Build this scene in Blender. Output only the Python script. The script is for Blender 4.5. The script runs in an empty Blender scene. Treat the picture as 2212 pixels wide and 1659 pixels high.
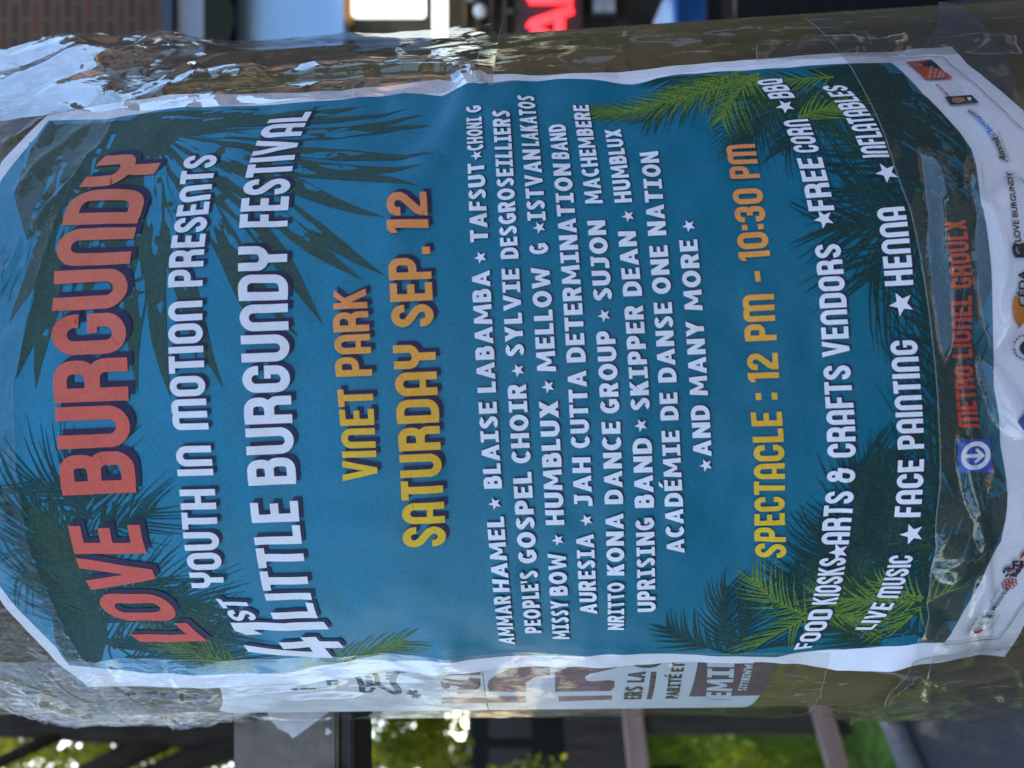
import bpy, bmesh, math, random
import numpy as np
from mathutils import Vector, Matrix
from mathutils.geometry import delaunay_2d_cdt
rng = random.Random(7)
nrg = np.random.default_rng(5)
scene = bpy.context.scene
COL = scene.collection
# ------------------------------------------------------------------ camera
CAM_D = 0.358; CAM_X = 0.005
FPX = 1598.0; CX = 1106.0; CY = 829.5           # measured photo scale (2212 px wide copy)
cam = bpy.data.cameras.new('camera'); cam_o = bpy.data.objects.new('camera', cam); COL.objects.link(cam_o)
cam.sensor_width = 36.0; cam.lens = 36.0 * FPX / 2212.0
cam.clip_start = 0.01; cam.clip_end = 400.0
# phone held upright, photo shown lying on its side: picture right = world down, picture up = world right
cam_o.matrix_world = Matrix(((0, 1, 0, -CAM_X), (0, 0, -1, -CAM_D), (-1, 0, 0, 0), (0, 0, 0, 1)))
cam.dof.use_dof = True; cam.dof.focus_distance = 0.232; cam.dof.aperture_fstop = 12.0; cam.dof.aperture_blades = 0
scene.camera = cam_o
# ------------------------------------------------------------------ sky, sun, exposure
SUN_EL = math.radians(40); SUN_AZ = math.radians(-16)    # azimuth from +Y towards +X: ahead and a little left
world = bpy.data.worlds.new("World"); scene.world = world; world.use_nodes = True
wn = world.node_tree.nodes; wl = world.node_tree.links
sky = wn.new('ShaderNodeTexSky'); sky.sky_type = 'NISHITA'; sky.sun_disc = False
sky.ozone_density = 2.2; sky.air_density = 1.15; sky.sun_elevation = SUN_EL; sky.sun_rotation = SUN_AZ
bg = wn['Background']; bg.inputs['Strength'].default_value = 0.15
wl.new(sky.outputs[0], bg.inputs['Color'])
sl = bpy.data.lights.new('sun', 'SUN'); sl.energy = 4.0; sl.angle = math.radians(0.5); sl.color = (1.0, 0.93, 0.82)
so = bpy.data.objects.new('sun', sl); COL.objects.link(so)
sdir = Vector((math.sin(SUN_AZ) * math.cos(SUN_EL), math.cos(SUN_AZ) * math.cos(SUN_EL), math.sin(SUN_EL)))
so.rotation_euler = sdir.to_track_quat('Z', 'Y').to_euler(); so.location = sdir * 30
scene.view_settings.view_transform = 'Standard'; scene.view_settings.look = 'None'
scene.view_settings.exposure = 2.15; scene.view_settings.gamma = 1.0
scene.render.engine = 'CYCLES'
scene.cycles.transparent_max_bounces = 24; scene.cycles.max_bounces = 8
GZ = -1.5                                        # ground height (camera at 0)

# ------------------------------------------------------------------ materials
def lin(c):
    return tuple(((v / 255) / 12.92 if v / 255 <= 0.04045 else ((v / 255 + 0.055) / 1.055) ** 2.4) for v in c)
def nodemat(name):
    m = bpy.data.materials.new(name); m.use_nodes = True
    nt = m.node_tree; return m, nt, nt.nodes, nt.links, nt.nodes['Principled BSDF']
def mat(name, col, rough=0.6, spec=0.5, var=0.12, scale=30.0, bump=0.0, metal=0.0, detail=4, stretch=(1, 1, 1), bscale=None):
    m, nt, N, L, b = nodemat(name)
    tc = N.new('ShaderNodeTexCoord'); mp = N.new('ShaderNodeMapping'); mp.inputs['Scale'].default_value = stretch
    L.new(tc.outputs['Object'], mp.inputs['Vector'])
    nz = N.new('ShaderNodeTexNoise'); nz.inputs['Scale'].default_value = scale; nz.inputs['Detail'].default_value = detail
    L.new(mp.outputs[0], nz.inputs['Vector'])
    cr = N.new('ShaderNodeValToRGB')
    cr.color_ramp.elements[0].position = 0.3; cr.color_ramp.elements[1].position = 0.7
    cr.color_ramp.elements[0].color = (*[max(0, c * (1 - var)) for c in col], 1)
    cr.color_ramp.elements[1].color = (*[min(1, c * (1 + var)) for c in col], 1)
    L.new(nz.outputs['Fac'], cr.inputs[0]); L.new(cr.outputs[0], b.inputs['Base Color'])
    b.inputs['Roughness'].default_value = rough; b.inputs['Specular IOR Level'].default_value = spec; b.inputs['Metallic'].default_value = metal
    if bump:
        bp = N.new('ShaderNodeBump'); bp.inputs['Strength'].default_value = bump; bp.inputs['Distance'].default_value = 0.0004 if scale > 200 else 0.01
        if bscale:
            n2 = N.new('ShaderNodeTexNoise'); n2.inputs['Scale'].default_value = bscale; n2.inputs['Detail'].default_value = 3
            L.new(mp.outputs[0], n2.inputs['Vector']); L.new(n2.outputs['Fac'], bp.inputs['Height'])
        else:
            L.new(nz.outputs['Fac'], bp.inputs['Height'])
        L.new(bp.outputs[0], b.inputs['Normal'])
    return m
def ink(name, stops, axis=0, rough=0.62, spec=0.25, var=0.10):
    """printed ink on paper: design gradient along UV axis, printer grain, paper tooth"""
    m, nt, N, L, b = nodemat(name)
    uv = N.new('ShaderNodeUVMap'); sx = N.new('ShaderNodeSeparateXYZ'); L.new(uv.outputs[0], sx.inputs[0])
    cr = N.new('ShaderNodeValToRGB'); E = cr.color_ramp.elements
    while len(E) < len(stops): E.new(0.5)
    for e, (p, c) in zip(E, stops): e.position = p; e.color = (*c, 1)
    L.new(sx.outputs[axis], cr.inputs[0])
    nz = N.new('ShaderNodeTexNoise'); nz.inputs['Scale'].default_value = 900; nz.inputs['Detail'].default_value = 3
    tc = N.new('ShaderNodeTexCoord'); L.new(tc.outputs['Object'], nz.inputs['Vector'])
    mr = N.new('ShaderNodeMapRange'); mr.inputs[1].default_value = 0.3; mr.inputs[2].default_value = 0.7
    mr.inputs[3].default_value = 1 - var; mr.inputs[4].default_value = 1 + var; L.new(nz.outputs['Fac'], mr.inputs[0])
    mx = N.new('ShaderNodeMix'); mx.data_type = 'RGBA'; mx.blend_type = 'MULTIPLY'; mx.inputs[0].default_value = 1
    L.new(cr.outputs[0], mx.inputs[6]); L.new(mr.outputs[0], mx.inputs[7]); L.new(mx.outputs[2], b.inputs['Base Color'])
    b.inputs['Roughness'].default_value = rough; b.inputs['Specular IOR Level'].default_value = spec
    bp = N.new('ShaderNodeBump'); bp.inputs['Strength'].default_value = 0.25; bp.inputs['Distance'].default_value = 0.0002
    L.new(nz.outputs['Fac'], bp.inputs['Height']); L.new(bp.outputs[0], b.inputs['Normal'])
    return m
def tape_mat(name, tint=(0.98, 0.98, 0.97), gain=1.15, rough=0.035, streak=0.35, adhesive=0.008, cap=0.4):
    m, nt, N, L, b = nodemat(name); N.remove(b); out = N['Material Output']
    uv = N.new('ShaderNodeUVMap'); mp = N.new('ShaderNodeMapping'); L.new(uv.outputs[0], mp.inputs[0])
    mp.inputs['Scale'].default_value = (1, 0.22, 1)
    n1 = N.new('ShaderNodeTexNoise'); n1.inputs['Scale'].default_value = 0.22; n1.inputs['Detail'].default_value = 5; L.new(mp.outputs[0], n1.inputs['Vector'])
    at = N.new('ShaderNodeAttribute'); at.attribute_name = 'crinkle'
    nd_ = N.new('ShaderNodeTexNoise'); nd_.inputs['Scale'].default_value = .16; nd_.inputs['Detail'].default_value = 3; L.new(uv.outputs[0], nd_.inputs['Vector'])
    vm = N.new('ShaderNodeVectorMath'); vm.operation = 'MULTIPLY_ADD'; vm.inputs[1].default_value = (9, 9, 0); L.new(nd_.outputs['Color'], vm.inputs[0]); L.new(uv.outputs[0], vm.inputs[2])
    mv = N.new('ShaderNodeMapping'); mv.inputs['Rotation'].default_value = (0, 0, .6); mv.inputs['Scale'].default_value = (1, .45, 1); L.new(vm.outputs[0], mv.inputs[0])
    n2 = N.new('ShaderNodeTexVoronoi'); n2.feature = 'F1'; n2.inputs['Scale'].default_value = .30; L.new(mv.outputs[0], n2.inputs['Vector'])
    b1 = N.new('ShaderNodeBump'); b1.inputs['Strength'].default_value = streak; b1.inputs['Distance'].default_value = 0.0012; L.new(n1.outputs['Fac'], b1.inputs['Height'])
    b2 = N.new('ShaderNodeBump'); b2.inputs['Distance'].default_value = 0.0030; L.new(n2.outputs['Distance'], b2.inputs['Height'])
    L.new(at.outputs['Fac'], b2.inputs['Strength']); L.new(b1.outputs[0], b2.inputs['Normal'])
    tr = N.new('ShaderNodeBsdfTransparent'); tr.inputs[0].default_value = (*tint, 1)
    gl = N.new('ShaderNodeBsdfGlossy'); gl.inputs['Roughness'].default_value = rough; L.new(b2.outputs[0], gl.inputs['Normal'])
    fr = N.new('ShaderNodeFresnel'); fr.inputs['IOR'].default_value = 1.5; L.new(b2.outputs[0], fr.inputs['Normal'])
    mu = N.new('ShaderNodeMath'); mu.operation = 'MULTIPLY'; mu.use_clamp = True; mu.inputs[1].default_value = gain; L.new(fr.outputs[0], mu.inputs[0])
    mn = N.new('ShaderNodeMath'); mn.operation = 'MINIMUM'; mn.inputs[1].default_value = cap; L.new(mu.outputs[0], mn.inputs[0])
    mx = N.new('ShaderNodeMixShader'); L.new(mn.outputs[0], mx.inputs[0]); L.new(tr.outputs[0], mx.inputs[1]); L.new(gl.outputs[0], mx.inputs[2])
    df = N.new('ShaderNodeBsdfDiffuse'); df.inputs[0].default_value = (0.75, 0.72, 0.66, 1)
    m2 = N.new('ShaderNodeMixShader'); ra = N.new('ShaderNodeAttribute'); ra.attribute_name = 'rim'; rm = N.new('ShaderNodeMath'); rm.operation = 'MULTIPLY_ADD'; rm.inputs[1].default_value = .30; rm.inputs[2].default_value = adhesive; L.new(ra.outputs['Fac'], rm.inputs[0]); L.new(rm.outputs[0], m2.inputs[0])
    L.new(mx.outputs[0], m2.inputs[1]); L.new(df.outputs[0], m2.inputs[2]); L.new(m2.outputs[0], out.inputs['Surface'])
    return m
def leaf_mat(name, c1, c2):
    m, nt, N, L, b = nodemat(name); out = N['Material Output']
    oi = N.new('ShaderNodeTexCoord'); nz = N.new('ShaderNodeTexNoise'); nz.inputs['Scale'].default_value = 3.0; nz.inputs['Detail'].default_value = 5
    L.new(oi.outputs['Object'], nz.inputs['Vector'])
    cr = N.new('ShaderNodeValToRGB'); cr.color_ramp.elements[0].position = .35; cr.color_ramp.elements[1].position = .65
    cr.color_ramp.elements[0].color = (*c1, 1); cr.color_ramp.elements[1].color = (*c2, 1); L.new(nz.outputs['Fac'], cr.inputs[0])
    L.new(cr.outputs[0], b.inputs['Base Color']); b.inputs['Roughness'].default_value = .5
    t = N.new('ShaderNodeBsdfTranslucent'); L.new(cr.outputs[0], t.inputs[0])
    mx = N.new('ShaderNodeMixShader'); mx.inputs[0].default_value = .55; L.new(b.outputs[0], mx.inputs[1]); L.new(t.outputs[0], mx.inputs[2]); L.new(mx.outputs[0], out.inputs['Surface'])
    return m

# ------------------------------------------------------------------ object helpers
def tag(o, label=None, cat=None, group=None, kind=None):
    if label: o['label'] = label
    if cat: o['category'] = cat
    if group: o['group'] = group
    if kind: o['kind'] = kind
    return o
def empty(name, loc):
    o = bpy.data.objects.new(name, None); COL.objects.link(o); o.location = loc; o.empty_display_size = 0.05; return o
def mesh_obj(name, V, F, mats, parent=None, smooth=False, uv=None, mi=None, attrs=None, loc=None):
    V = np.asarray(V, dtype=float).reshape(-1, 3)
    org = np.array(loc if (loc is not None and parent is None) else (0., 0., 0.)); q = parent
    while q is not None: org = org + np.array(q.location); q = q.parent
    me = bpy.data.meshes.new(name); me.from_pydata((V - org).tolist(), [], [list(map(int, f)) for f in F])
    if not isinstance(mats, (list, tuple)): mats = [mats]
    for m in mats: me.materials.append(m)
    if mi is not None: me.polygons.foreach_set('material_index', np.asarray(mi, dtype=np.int32))
    if smooth: me.polygons.foreach_set('use_smooth', np.ones(len(me.polygons), dtype=bool))
    if uv is not None:
        ul = me.uv_layers.new(name='UVMap'); li = np.zeros(len(me.loops), dtype=np.int32); me.loops.foreach_get('vertex_index', li)
        ul.data.foreach_set('uv', np.asarray(uv, dtype=np.float32)[li].ravel())
    if attrs is not None:
        for k, a in attrs.items():
            at = me.attributes.new(k, 'FLOAT', 'POINT'); at.data.foreach_set('value', np.asarray(a, dtype=np.float32))
    me.update()
    o = bpy.data.objects.new(name, me); COL.objects.link(o)
    if parent is not None: o.parent = parent
    elif loc is not None: o.location = loc
    return o
class MB:
    def __init__(s): s.V = []; s.F = []
    def add(s, V, F):
        k = len(s.V); s.V += [tuple(v) for v in V]; s.F += [tuple(i + k for i in f) for f in F]; return s
    def box(s, c, size, rot=None, bev=0.0):
        bm = bmesh.new(); bmesh.ops.create_cube(bm, size=1)
        bmesh.ops.scale(bm, vec=size, verts=bm.verts)
        if bev: bmesh.ops.bevel(bm, geom=bm.edges[:], offset=bev, segments=2, affect='EDGES')
        M = Matrix.Translation(c) @ (rot.to_4x4() if rot else Matrix.Identity(4)); bm.transform(M)
        bm.verts.index_update(); s.add([v.co[:] for v in bm.verts], [[v.index for v in f.verts] for f in bm.faces]); bm.free(); return s
    def tube(s, pts, rad, n=10, cap=True):
        pts = [Vector(p) for p in pts]; m = len(pts)
        if not hasattr(rad, '__len__'): rad = [rad] * m
        V = []; F = []
        for i, p in enumerate(pts):
            d = (pts[min(i + 1, m - 1)] - pts[max(i - 1, 0)]).normalized()
            a = d.cross(Vector((0, 0, 1)) if abs(d.z) < .9 else Vector((1, 0, 0))).normalized(); b = d.cross(a)
            for k in range(n):
                t = 2 * math.pi * k / n; V.append(p + (a * math.cos(t) + b * math.sin(t)) * rad[i])
        for i in range(m - 1):
            for k in range(n):
                F.append((i * n + k, i * n + (k + 1) % n, (i + 1) * n + (k + 1) % n, (i + 1) * n + k))
        if cap: F += [tuple(range(n))[::-1], tuple((m - 1) * n + k for k in range(n))]
        return s.add(V, F)
    def build(s, name, m, parent=None, smooth=False, loc=None):
        return mesh_obj(name, s.V, s.F, m, parent, smooth, loc=loc)

# ------------------------------------------------------------------ the post's own coordinates: s = metres round it, h = metres along it
R0 = 0.415 * CAM_D; TAPER = 1 / 60.0
AX = Vector((-math.sin(math.radians(2.2)), math.sin(math.radians(1.2)), 1)).normalized()
XL = (Vector((1, 0, 0)) - AX * AX.x).normalized(); YL = AX.cross(XL)
def hit(px, py):
    """where the measured point of the photo lies on the post: (s, h)"""
    D = Vector((-(py - CY) / FPX, 1.0, -(px - CX) / FPX)); O = Vector((-CAM_X, -CAM_D, 0))
    o = (O.dot(XL), O.dot(YL), O.dot(AX)); v = (D.dot(XL), D.dot(YL), D.dot(AX)); R = R0 + .0024; t = 0; h = 0
    for _ in range(10):
        a = v[0] ** 2 + v[1] ** 2; b = o[0] * v[0] + o[1] * v[1]; c = o[0] ** 2 + o[1] ** 2 - R * R
        q = max(b * b - a * c, 0.0); t = (-b - math.sqrt(q)) / a; h = o[2] + t * v[2]; R = R0 + .0024 - TAPER * h      # the print lies a little proud of the post
    return math.atan2(o[0] + t * v[0], -(o[1] + t * v[1])) * R0, h
def hits(L): return np.array([hit(*p) for p in L])
def seg_dist(S, H, line):
    """distance to a polyline and position 0..1 along it"""
    best = np.full(S.shape, 1e9); along = np.zeros(S.shape); L = np.array(line); seg = np.hypot(*(L[1:] - L[:-1]).T); tot = seg.sum(); acc = 0
    for a, b, l in zip(L[:-1], L[1:], seg):
        t = np.clip(((S - a[0]) * (b[0] - a[0]) + (H - a[1]) * (b[1] - a[1])) / max(l * l, 1e-12), 0, 1)
        d = np.hypot(S - a[0] - t * (b[0] - a[0]), H - a[1] - t * (b[1] - a[1])); k = d < best
        best = np.where(k, d, best); along = np.where(k, (acc + t * l) / tot, along); acc += l
    return best, along
# soft folds of the paper: (points in the photo, width m, height m)
FOLDS = [([(1035, 150), (985, 250), (940, 330)], .006, .0016), ([(985, 165), (945, 250), (900, 310)], .006, -.0012),
         ([(1080, 150), (1075, 300), (1040, 420)], .008, .0010), ([(950, 330), (860, 420), (840, 560)], .008, .0010),
         ([(860, 180), (850, 330)], .010, -.0008), ([(1370, 150), (1350, 260)], .009, -.0010), ([(1260, 150), (1250, 230)], .009, .0009),
         ([(850, 1470), (850, 1400)], .010, -.0011), ([(960, 1470), (980, 1380)], .010, .0011), ([(1300, 1450), (1320, 1390)], .011, .0012),
         ([(1120, 1460), (1130, 1400)], .010, -.0009), ([(1780, 1460), (1720, 1400)], .010, -.0011), ([(1930, 1450), (1940, 1380)], .010, .0010),
         ([(620, 1480), (610, 1420)], .011, .0009), ([(2110, 1150), (2060, 1300), (2040, 1420)], .006, .0012), ([(2190, 1040), (2190, 1180)], .008, .0010),
         ([(900, 1330), (800, 1060), (840, 760)], .014, .0010), ([(480, 1200), (520, 800), (480, 420)], .016, .0007), ([(1600, 1300), (1560, 800)], .016, -.0007)]
FOLDS = [(hits(p), w, a) for p, w, a in FOLDS]
def smooth_noise(S, H, sc, seed, ax=1.0):
    g = np.random.default_rng(seed).normal(size=(64, 64)); u = (S / sc) % 64; v = (H / (sc * ax)) % 64
    i = np.floor(u).astype(int) % 64; j = np.floor(v).astype(int) % 64; fu = u - np.floor(u); fv = v - np.floor(v); fu = fu * fu * (3 - 2 * fu); fv = fv * fv * (3 - 2 * fv)
    i2 = (i + 1) % 64; j2 = (j + 1) % 64
    return (g[i, j] * (1 - fu) + g[i2, j] * fu) * (1 - fv) + (g[i, j2] * (1 - fu) + g[i2, j2] * fu) * fv
def disp(S, H):
    S = np.asarray(S, float); H = np.asarray(H, float)
    out = .00052 * smooth_noise(S, H, .026, 71, 1.3) + .00022 * smooth_noise(S, H, .009, 72, .8) + .00004 * smooth_noise(S, H, .0045, 73, 1.0)
    for p, w, a in FOLDS:
        d, t = seg_dist(S, H, p); out += a * np.exp(-(d / w) ** 2) * np.clip(np.minimum(t, 1 - t) * 5 + .35, 0, 1)
    return out + .0014
def place(S, H, off=0.0, paper=True):
    S = np.asarray(S, float); H = np.asarray(H, float)
    r = R0 - TAPER * H + off
    if paper is True: r = r + disp(S, H)
    elif paper is not False: r = r + paper
    ph = S / R0; X = np.array(XL); Y = np.array(YL); A = np.array(AX)
    return (r * np.sin(ph))[:, None] * X + (-r * np.cos(ph))[:, None] * Y + H[:, None] * A

# ------------------------------------------------------------------ flat shapes (union of polygons, refined so they can bend)
def refine(poly, step):
    out = []
    for i, p in enumerate(poly):
        q = poly[(i + 1) % len(poly)]; n = max(1, int(math.hypot(q[0] - p[0], q[1] - p[1]) / step))
        out += [(p[0] + (q[0] - p[0]) * k / n, p[1] + (q[1] - p[1]) * k / n) for k in range(n)]
    return out
def union(polys, step, grid=None):
    V = []; Fi = []
    for p in polys:
        p = refine(p, step); k = len(V); V += [Vector(q) for q in p]; Fi.append(list(range(k, k + len(p))))
    if grid:
        x0 = min(v.x for v in V); x1 = max(v.x for v in V); y0 = min(v.y for v in V); y1 = max(v.y for v in V)
        for i in range(int((x1 - x0) / grid) + 1):
            for j in range(int((y1 - y0) / grid) + 1):
                V.append(Vector((x0 + (i + .5 + .13 * (j % 2)) * grid, y0 + (j + .5) * grid)))
    Ed = [(f[i], f[(i + 1) % len(f)]) for f in Fi for i in range(len(f))]
    v2, e2, f2, ov, oe, of = delaunay_2d_cdt(V, Ed, [], 0, 1e-7 if step < .02 else 1e-5)
    A2 = np.array([p[:] for p in v2]).reshape(-1, 2); T = np.array(f2); C = A2[T].mean(1); order = np.argsort(C[:, 0]); Cx = C[order, 0]; keep = np.zeros(len(T), bool)
    for p in polys:
        p = np.array(p); i0, i1 = np.searchsorted(Cx, [p[:, 0].min(), p[:, 0].max()]); idx = order[i0:i1]
        idx = idx[~keep[idx]]; idx = idx[(C[idx, 1] > p[:, 1].min()) & (C[idx, 1] < p[:, 1].max())]
        if not len(idx): continue
        x, y = C[idx, 0], C[idx, 1]; wn_ = np.zeros(len(idx), int); q = np.roll(p, -1, 0)
        for (xa, ya), (xb, yb) in zip(p, q):
            cr_ = (xb - xa) * (y - ya) - (x - xa) * (yb - ya)
            wn_ += ((ya <= y) & (yb > y) & (cr_ > 0)).astype(int) - ((ya > y) & (yb <= y) & (cr_ < 0)).astype(int)
        keep[idx[wn_ != 0]] = True
    F = [f for f, k in zip(f2, keep) if k]
    used = sorted({i for f in F for i in f}); mp = {u: i for i, u in enumerate(used)}
    P = np.array([v2[u][:] for u in used]).reshape(-1, 2)
    G = []
    for f in F:
        a, b, c = P[mp[f[0]]], P[mp[f[1]]], P[mp[f[2]]]
        ar = (b[0] - a[0]) * (c[1] - a[1]) - (b[1] - a[1]) * (c[0] - a[0])
        g = [mp[i] for i in f]; G.append(g if ar > 0 else g[::-1])
    return P, G
def ribbon(path, t, closed=False, t1=None):
    path = [p for i, p in enumerate(path) if i == 0 or math.hypot(p[0] - path[i - 1][0], p[1] - path[i - 1][1]) > 1e-6]
    if closed and math.hypot(path[0][0] - path[-1][0], path[0][1] - path[-1][1]) < 1e-6: path = path[:-1]
    n = len(path); L = []; Rr = []
    for i in range(n):
        p = path[i]; a = path[i - 1] if (i > 0 or closed) else None; b = path[(i + 1) % n] if (i < n - 1 or closed) else None
        def nd(u, v):
            l = math.hypot(v[0] - u[0], v[1] - u[1]) or 1e-9; return ((v[0] - u[0]) / l, (v[1] - u[1]) / l)
        d0 = nd(a, p) if a else nd(p, b); d1 = nd(p, b) if b else nd(a, p)
        nx, ny = -(d0[1] + d1[1]), (d0[0] + d1[0]); l = math.hypot(nx, ny) or 1e-9; nx /= l; ny /= l
        c = max(.45, nx * -d0[1] + ny * d0[0]); w = (t if t1 is None else t + (t1 - t) * i / (n - 1)) / 2 / c
        L.append((p[0] + nx * w, p[1] + ny * w)); Rr.append((p[0] - nx * w, p[1] - ny * w))
    m = n if closed else n - 1
    return [[Rr[i], Rr[(i + 1) % n], L[(i + 1) % n], L[i]] for i in range(m)]
def arc(cx, cy, rx, ry, a0, a1, n=7):
    return [(cx + rx * math.cos(math.radians(a0 + (a1 - a0) * i / n)), cy + ry * math.sin(math.radians(a0 + (a1 - a0) * i / n))) for i in range(n + 1)]
def rect(x0, y0, x1, y1): return [(x0, y0), (x1, y0), (x1, y1), (x0, y1)]
def para(x0, x1, y0, y1, t): return [(x0, y0), (x0 + t, y0), (x1 + t, y1), (x1, y1)]

# ---- lettering A: tall condensed unicase capitals
def glyphA(ch, t=.19):
    a = t / 2; W = {'A': .57, 'B': .60, 'C': .56, 'D': .58, 'E': .47, 'F': .45, 'G': .57, 'H': .59, 'I': t, 'J': .45, 'K': .60, 'L': .45, 'M': .90, 'N': .58, 'O': .58,
        'P': .56, 'Q': .58, 'R': .59, 'S': .56, 'T': .50, 'U': .58, 'V': .62, 'X': .60, 'Y': .58, '0': .57, '1': .30, '2': .54, '3': .55, '4': .64, '-': .3, ':': t, '.': t, '&': .62}
    w = W.get(ch, .5); r = min(.21, (w - t) / 2); B = t * .9
    def arch(x0, x1, y): return [(x0 + a, y)] + arc(x0 + a + r, 1 - a - r, r, r, 180, 90) + arc(x1 - a - r, 1 - a - r, r, r, 90, 0) + [(x1 - a, y)]
    def bowl(x0, y1, y0, x1, rr): return [(x0, y1 - B / 2)] + arc(x1 - a - rr, y1 - B / 2 - rr, rr, rr, 90, 0) + arc(x1 - a - rr, y0 + B / 2 + rr, rr, rr, 0, -90) + [(x0, y0 + B / 2)]
    st = [rect(0, 0, t, 1)]
    if ch == 'A': g = ribbon(arch(0, w, 0), t) + [rect(a, .27, w - a, .27 + B * .85)]
    elif ch == 'B': g = st + ribbon(bowl(a, 1, .46, w - .03, .14), t) + ribbon(bowl(a, .46 + B, 0, w, .16), t)
    elif ch == 'C': g = ribbon([(w - a, .64)] + arc(w - a - r, 1 - a - r, r, r, 0, 90) + arc(a + r, 1 - a - r, r, r, 90, 180) + arc(a + r, a + r, r, r, 180, 270) + arc(w - a - r, a + r, r, r, 270, 360) + [(w - a, .36)], t)
    elif ch == 'D': g = st + ribbon(bowl(a, 1, 0, w, r), t)
    elif ch == 'E': g = st + [rect(a, 0, w, B), rect(a, .42, w * .92, .42 + B), rect(a, 1 - B, w, 1)]
    elif ch == 'F': g = st + [rect(a, .40, w * .92, .40 + B), rect(a, 1 - B, w, 1)]
    elif ch == 'G': g = ribbon([(w - a, .66)] + arc(w - a - r, 1 - a - r, r, r, 0, 90) + arc(a + r, 1 - a - r, r, r, 90, 180) + arc(a + r, a + r, r, r, 180, 270) + arc(w - a - r, a + r, r, r, 270, 360) + [(w - a, .5)], t) + [rect(w * .52, .5 - B * .6, w, .5 + B * .2)]
    elif ch == 'H': g = st + [rect(w - t, 0, w, 1), rect(a, .41, w - a, .41 + B)]
    elif ch == 'I': g = st
    elif ch == 'K': g = st + [[(a, .38), (a, .60), (w - t * 1.1, 1), (w, 1)], [(t * .9, .52), (t * 1.7, .66), (w, 0), (w - t * 1.1, 0)]]
    elif ch == 'L': g = st + [rect(a, 0, w, B)]
    elif ch == 'M':
        c = w / 2; g = ribbon([(a, 0)] + arc(a + .12, 1 - a - .12, .12, .12, 180, 90) + arc(c - .12, 1 - a - .12, .12, .12, 90, 0) + [(c, 0)], t) + ribbon([(c, .7)] + arc(c + .12, 1 - a - .12, .12, .12, 180, 90) + arc(w - a - .12, 1 - a - .12, .12, .12, 90, 0) + [(w - a, 0)], t)
    elif ch == 'N': g = ribbon(arch(0, w, 0), t)
    elif ch in 'OQ0':
        g = ribbon(arc(w - a - r, 1 - a - r, r, r, 0, 90) + arc(a + r, 1 - a - r, r, r, 90, 180) + arc(a + r, a + r, r, r, 180, 270) + arc(w - a - r, a + r, r, r, 270, 360), t, True)
        if ch == 'Q': g += [para(w * .62, w * .45, -.04, .24, t * .8)]
    elif ch == 'P': g = st + ribbon(bowl(a, 1, .36, w, .17), t)
    elif ch == 'R': g = st + ribbon(bowl(a, 1, .40, w - .02, .17), t) + ribbon([(t * .9, .40 + B / 2 - .02)] + arc(w - a - .17, .40 + B / 2 - .19, .17, .17, 90, 0) + [(w - a, 0)], t)
    elif ch == 'S': g = ribbon([(w - a, .68)] + arc(w - a - r, 1 - a - r, r, r, 0, 90) + arc(a + r, 1 - a - r, r, r, 90, 180) + [(a, .72), (a + .03, .63), (a + .10, .565), (w - a - .10, .435), (w - a - .03, .37), (w - a, .28)] + arc(w - a - r, a + r, r, r, 0, -90) + arc(a + r, a + r, r, r, 270, 180) + [(a, .32)], t)
    elif ch == 'T': g = [rect(w / 2 - a, 0, w / 2 + a, 1), rect(0, 1 - B, w, 1)]
    elif ch == 'U': g = ribbon([(a, 1)] + arc(a + r, a + r, r, r, 180, 270) + arc(w - a - r, a + r, r, r, 270, 360) + [(w - a, 1)], t)
    elif ch == 'V': g = [[(0, 1), (w / 2 - a * .9, 0), (w / 2 + a * .9, 0), (t, 1)], [(w - t, 1), (w / 2 - a * .9, 0), (w / 2 + a * .9, 0), (w, 1)]]
    elif ch == 'X': g = [para(0, w - t * 1.1, 0, 1, t * 1.1), para(w - t * 1.1, 0, 0, 1, t * 1.1)]
    elif ch == 'Y': g = ribbon([(a, 1), (a, .66)] + arc(a + r, .38 + a + r * .8, r, r * .8, 180, 270) + arc(w - a - r, .38 + a + r * .8, r, r * .8, 270, 360) + [(w - a, .66), (w - a, 1)], t) + [rect(w / 2 - a, 0, w / 2 + a, .45)]
    elif ch == '1': g = [rect(w - t, 0, w, 1), [(0, .74), (w - a, .86), (w - a, 1), (w - t, 1), (0, .90)]]
    elif ch == '2': g = ribbon([(a, .66)] + arc(a + r, 1 - a - r, r, r, 180, 90) + arc(w - a - r, 1 - a - r, r, r, 90, 0) + [(w - a, .66), (w - a - .05, .56), (a + .04, .26), (a, .12), (a, 0)], t) + [rect(0, 0, w, B)]
    elif ch == '3': g = ribbon([(a, .68)] + arc(a + .16, 1 - a - .16, .16, .16, 180, 90) + arc(w - a - .16, 1 - a - .16, .16, .16, 90, 0) + arc(w - a - .14, .5 + .14, .14, .14, 0, -90) + [(w * .42, .5)], t) + ribbon([(w * .42, .5)] + arc(w - a - .14, .5 - .14, .14, .14, 90, 0) + arc(w - a - .16, a + .16, .16, .16, 0, -90) + arc(a + .16, a + .16, .16, .16, 270, 180) + [(a, .32)], t)
    elif ch == '4': g = [rect(w - t * 1.65, 0, w - t * .65, .62), [(0, .2), (0, .36), (w * .42, 1), (w * .72, 1), (t * .95, .36), (t * .95, .2)], rect(0, .2, w, .36)]
    elif ch == '-': g = [rect(0, .38, w, .38 + B)]
    elif ch == ':': g = [rect(0, .10, t, .10 + t * .95), rect(0, .62, t, .62 + t * .95)]
    elif ch == '.': g = [rect(0, 0, t, t)]
    elif ch == '&':
        g = ribbon(arc(.27, .76, .15, .15, 0, 360, 14)[:-1], t * .9, True) + ribbon([(w - .12, .52), (w - .12, .3)] + arc(.27, .26, .2, .18, 0, -180, 9) + [(.07, .34)] + arc(.25, .4, .16, .14, 180, 90, 5) + [(w, .54)], t * .9)
    else: g = [rect(0, 0, w, 1)]
    return g, w
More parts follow.
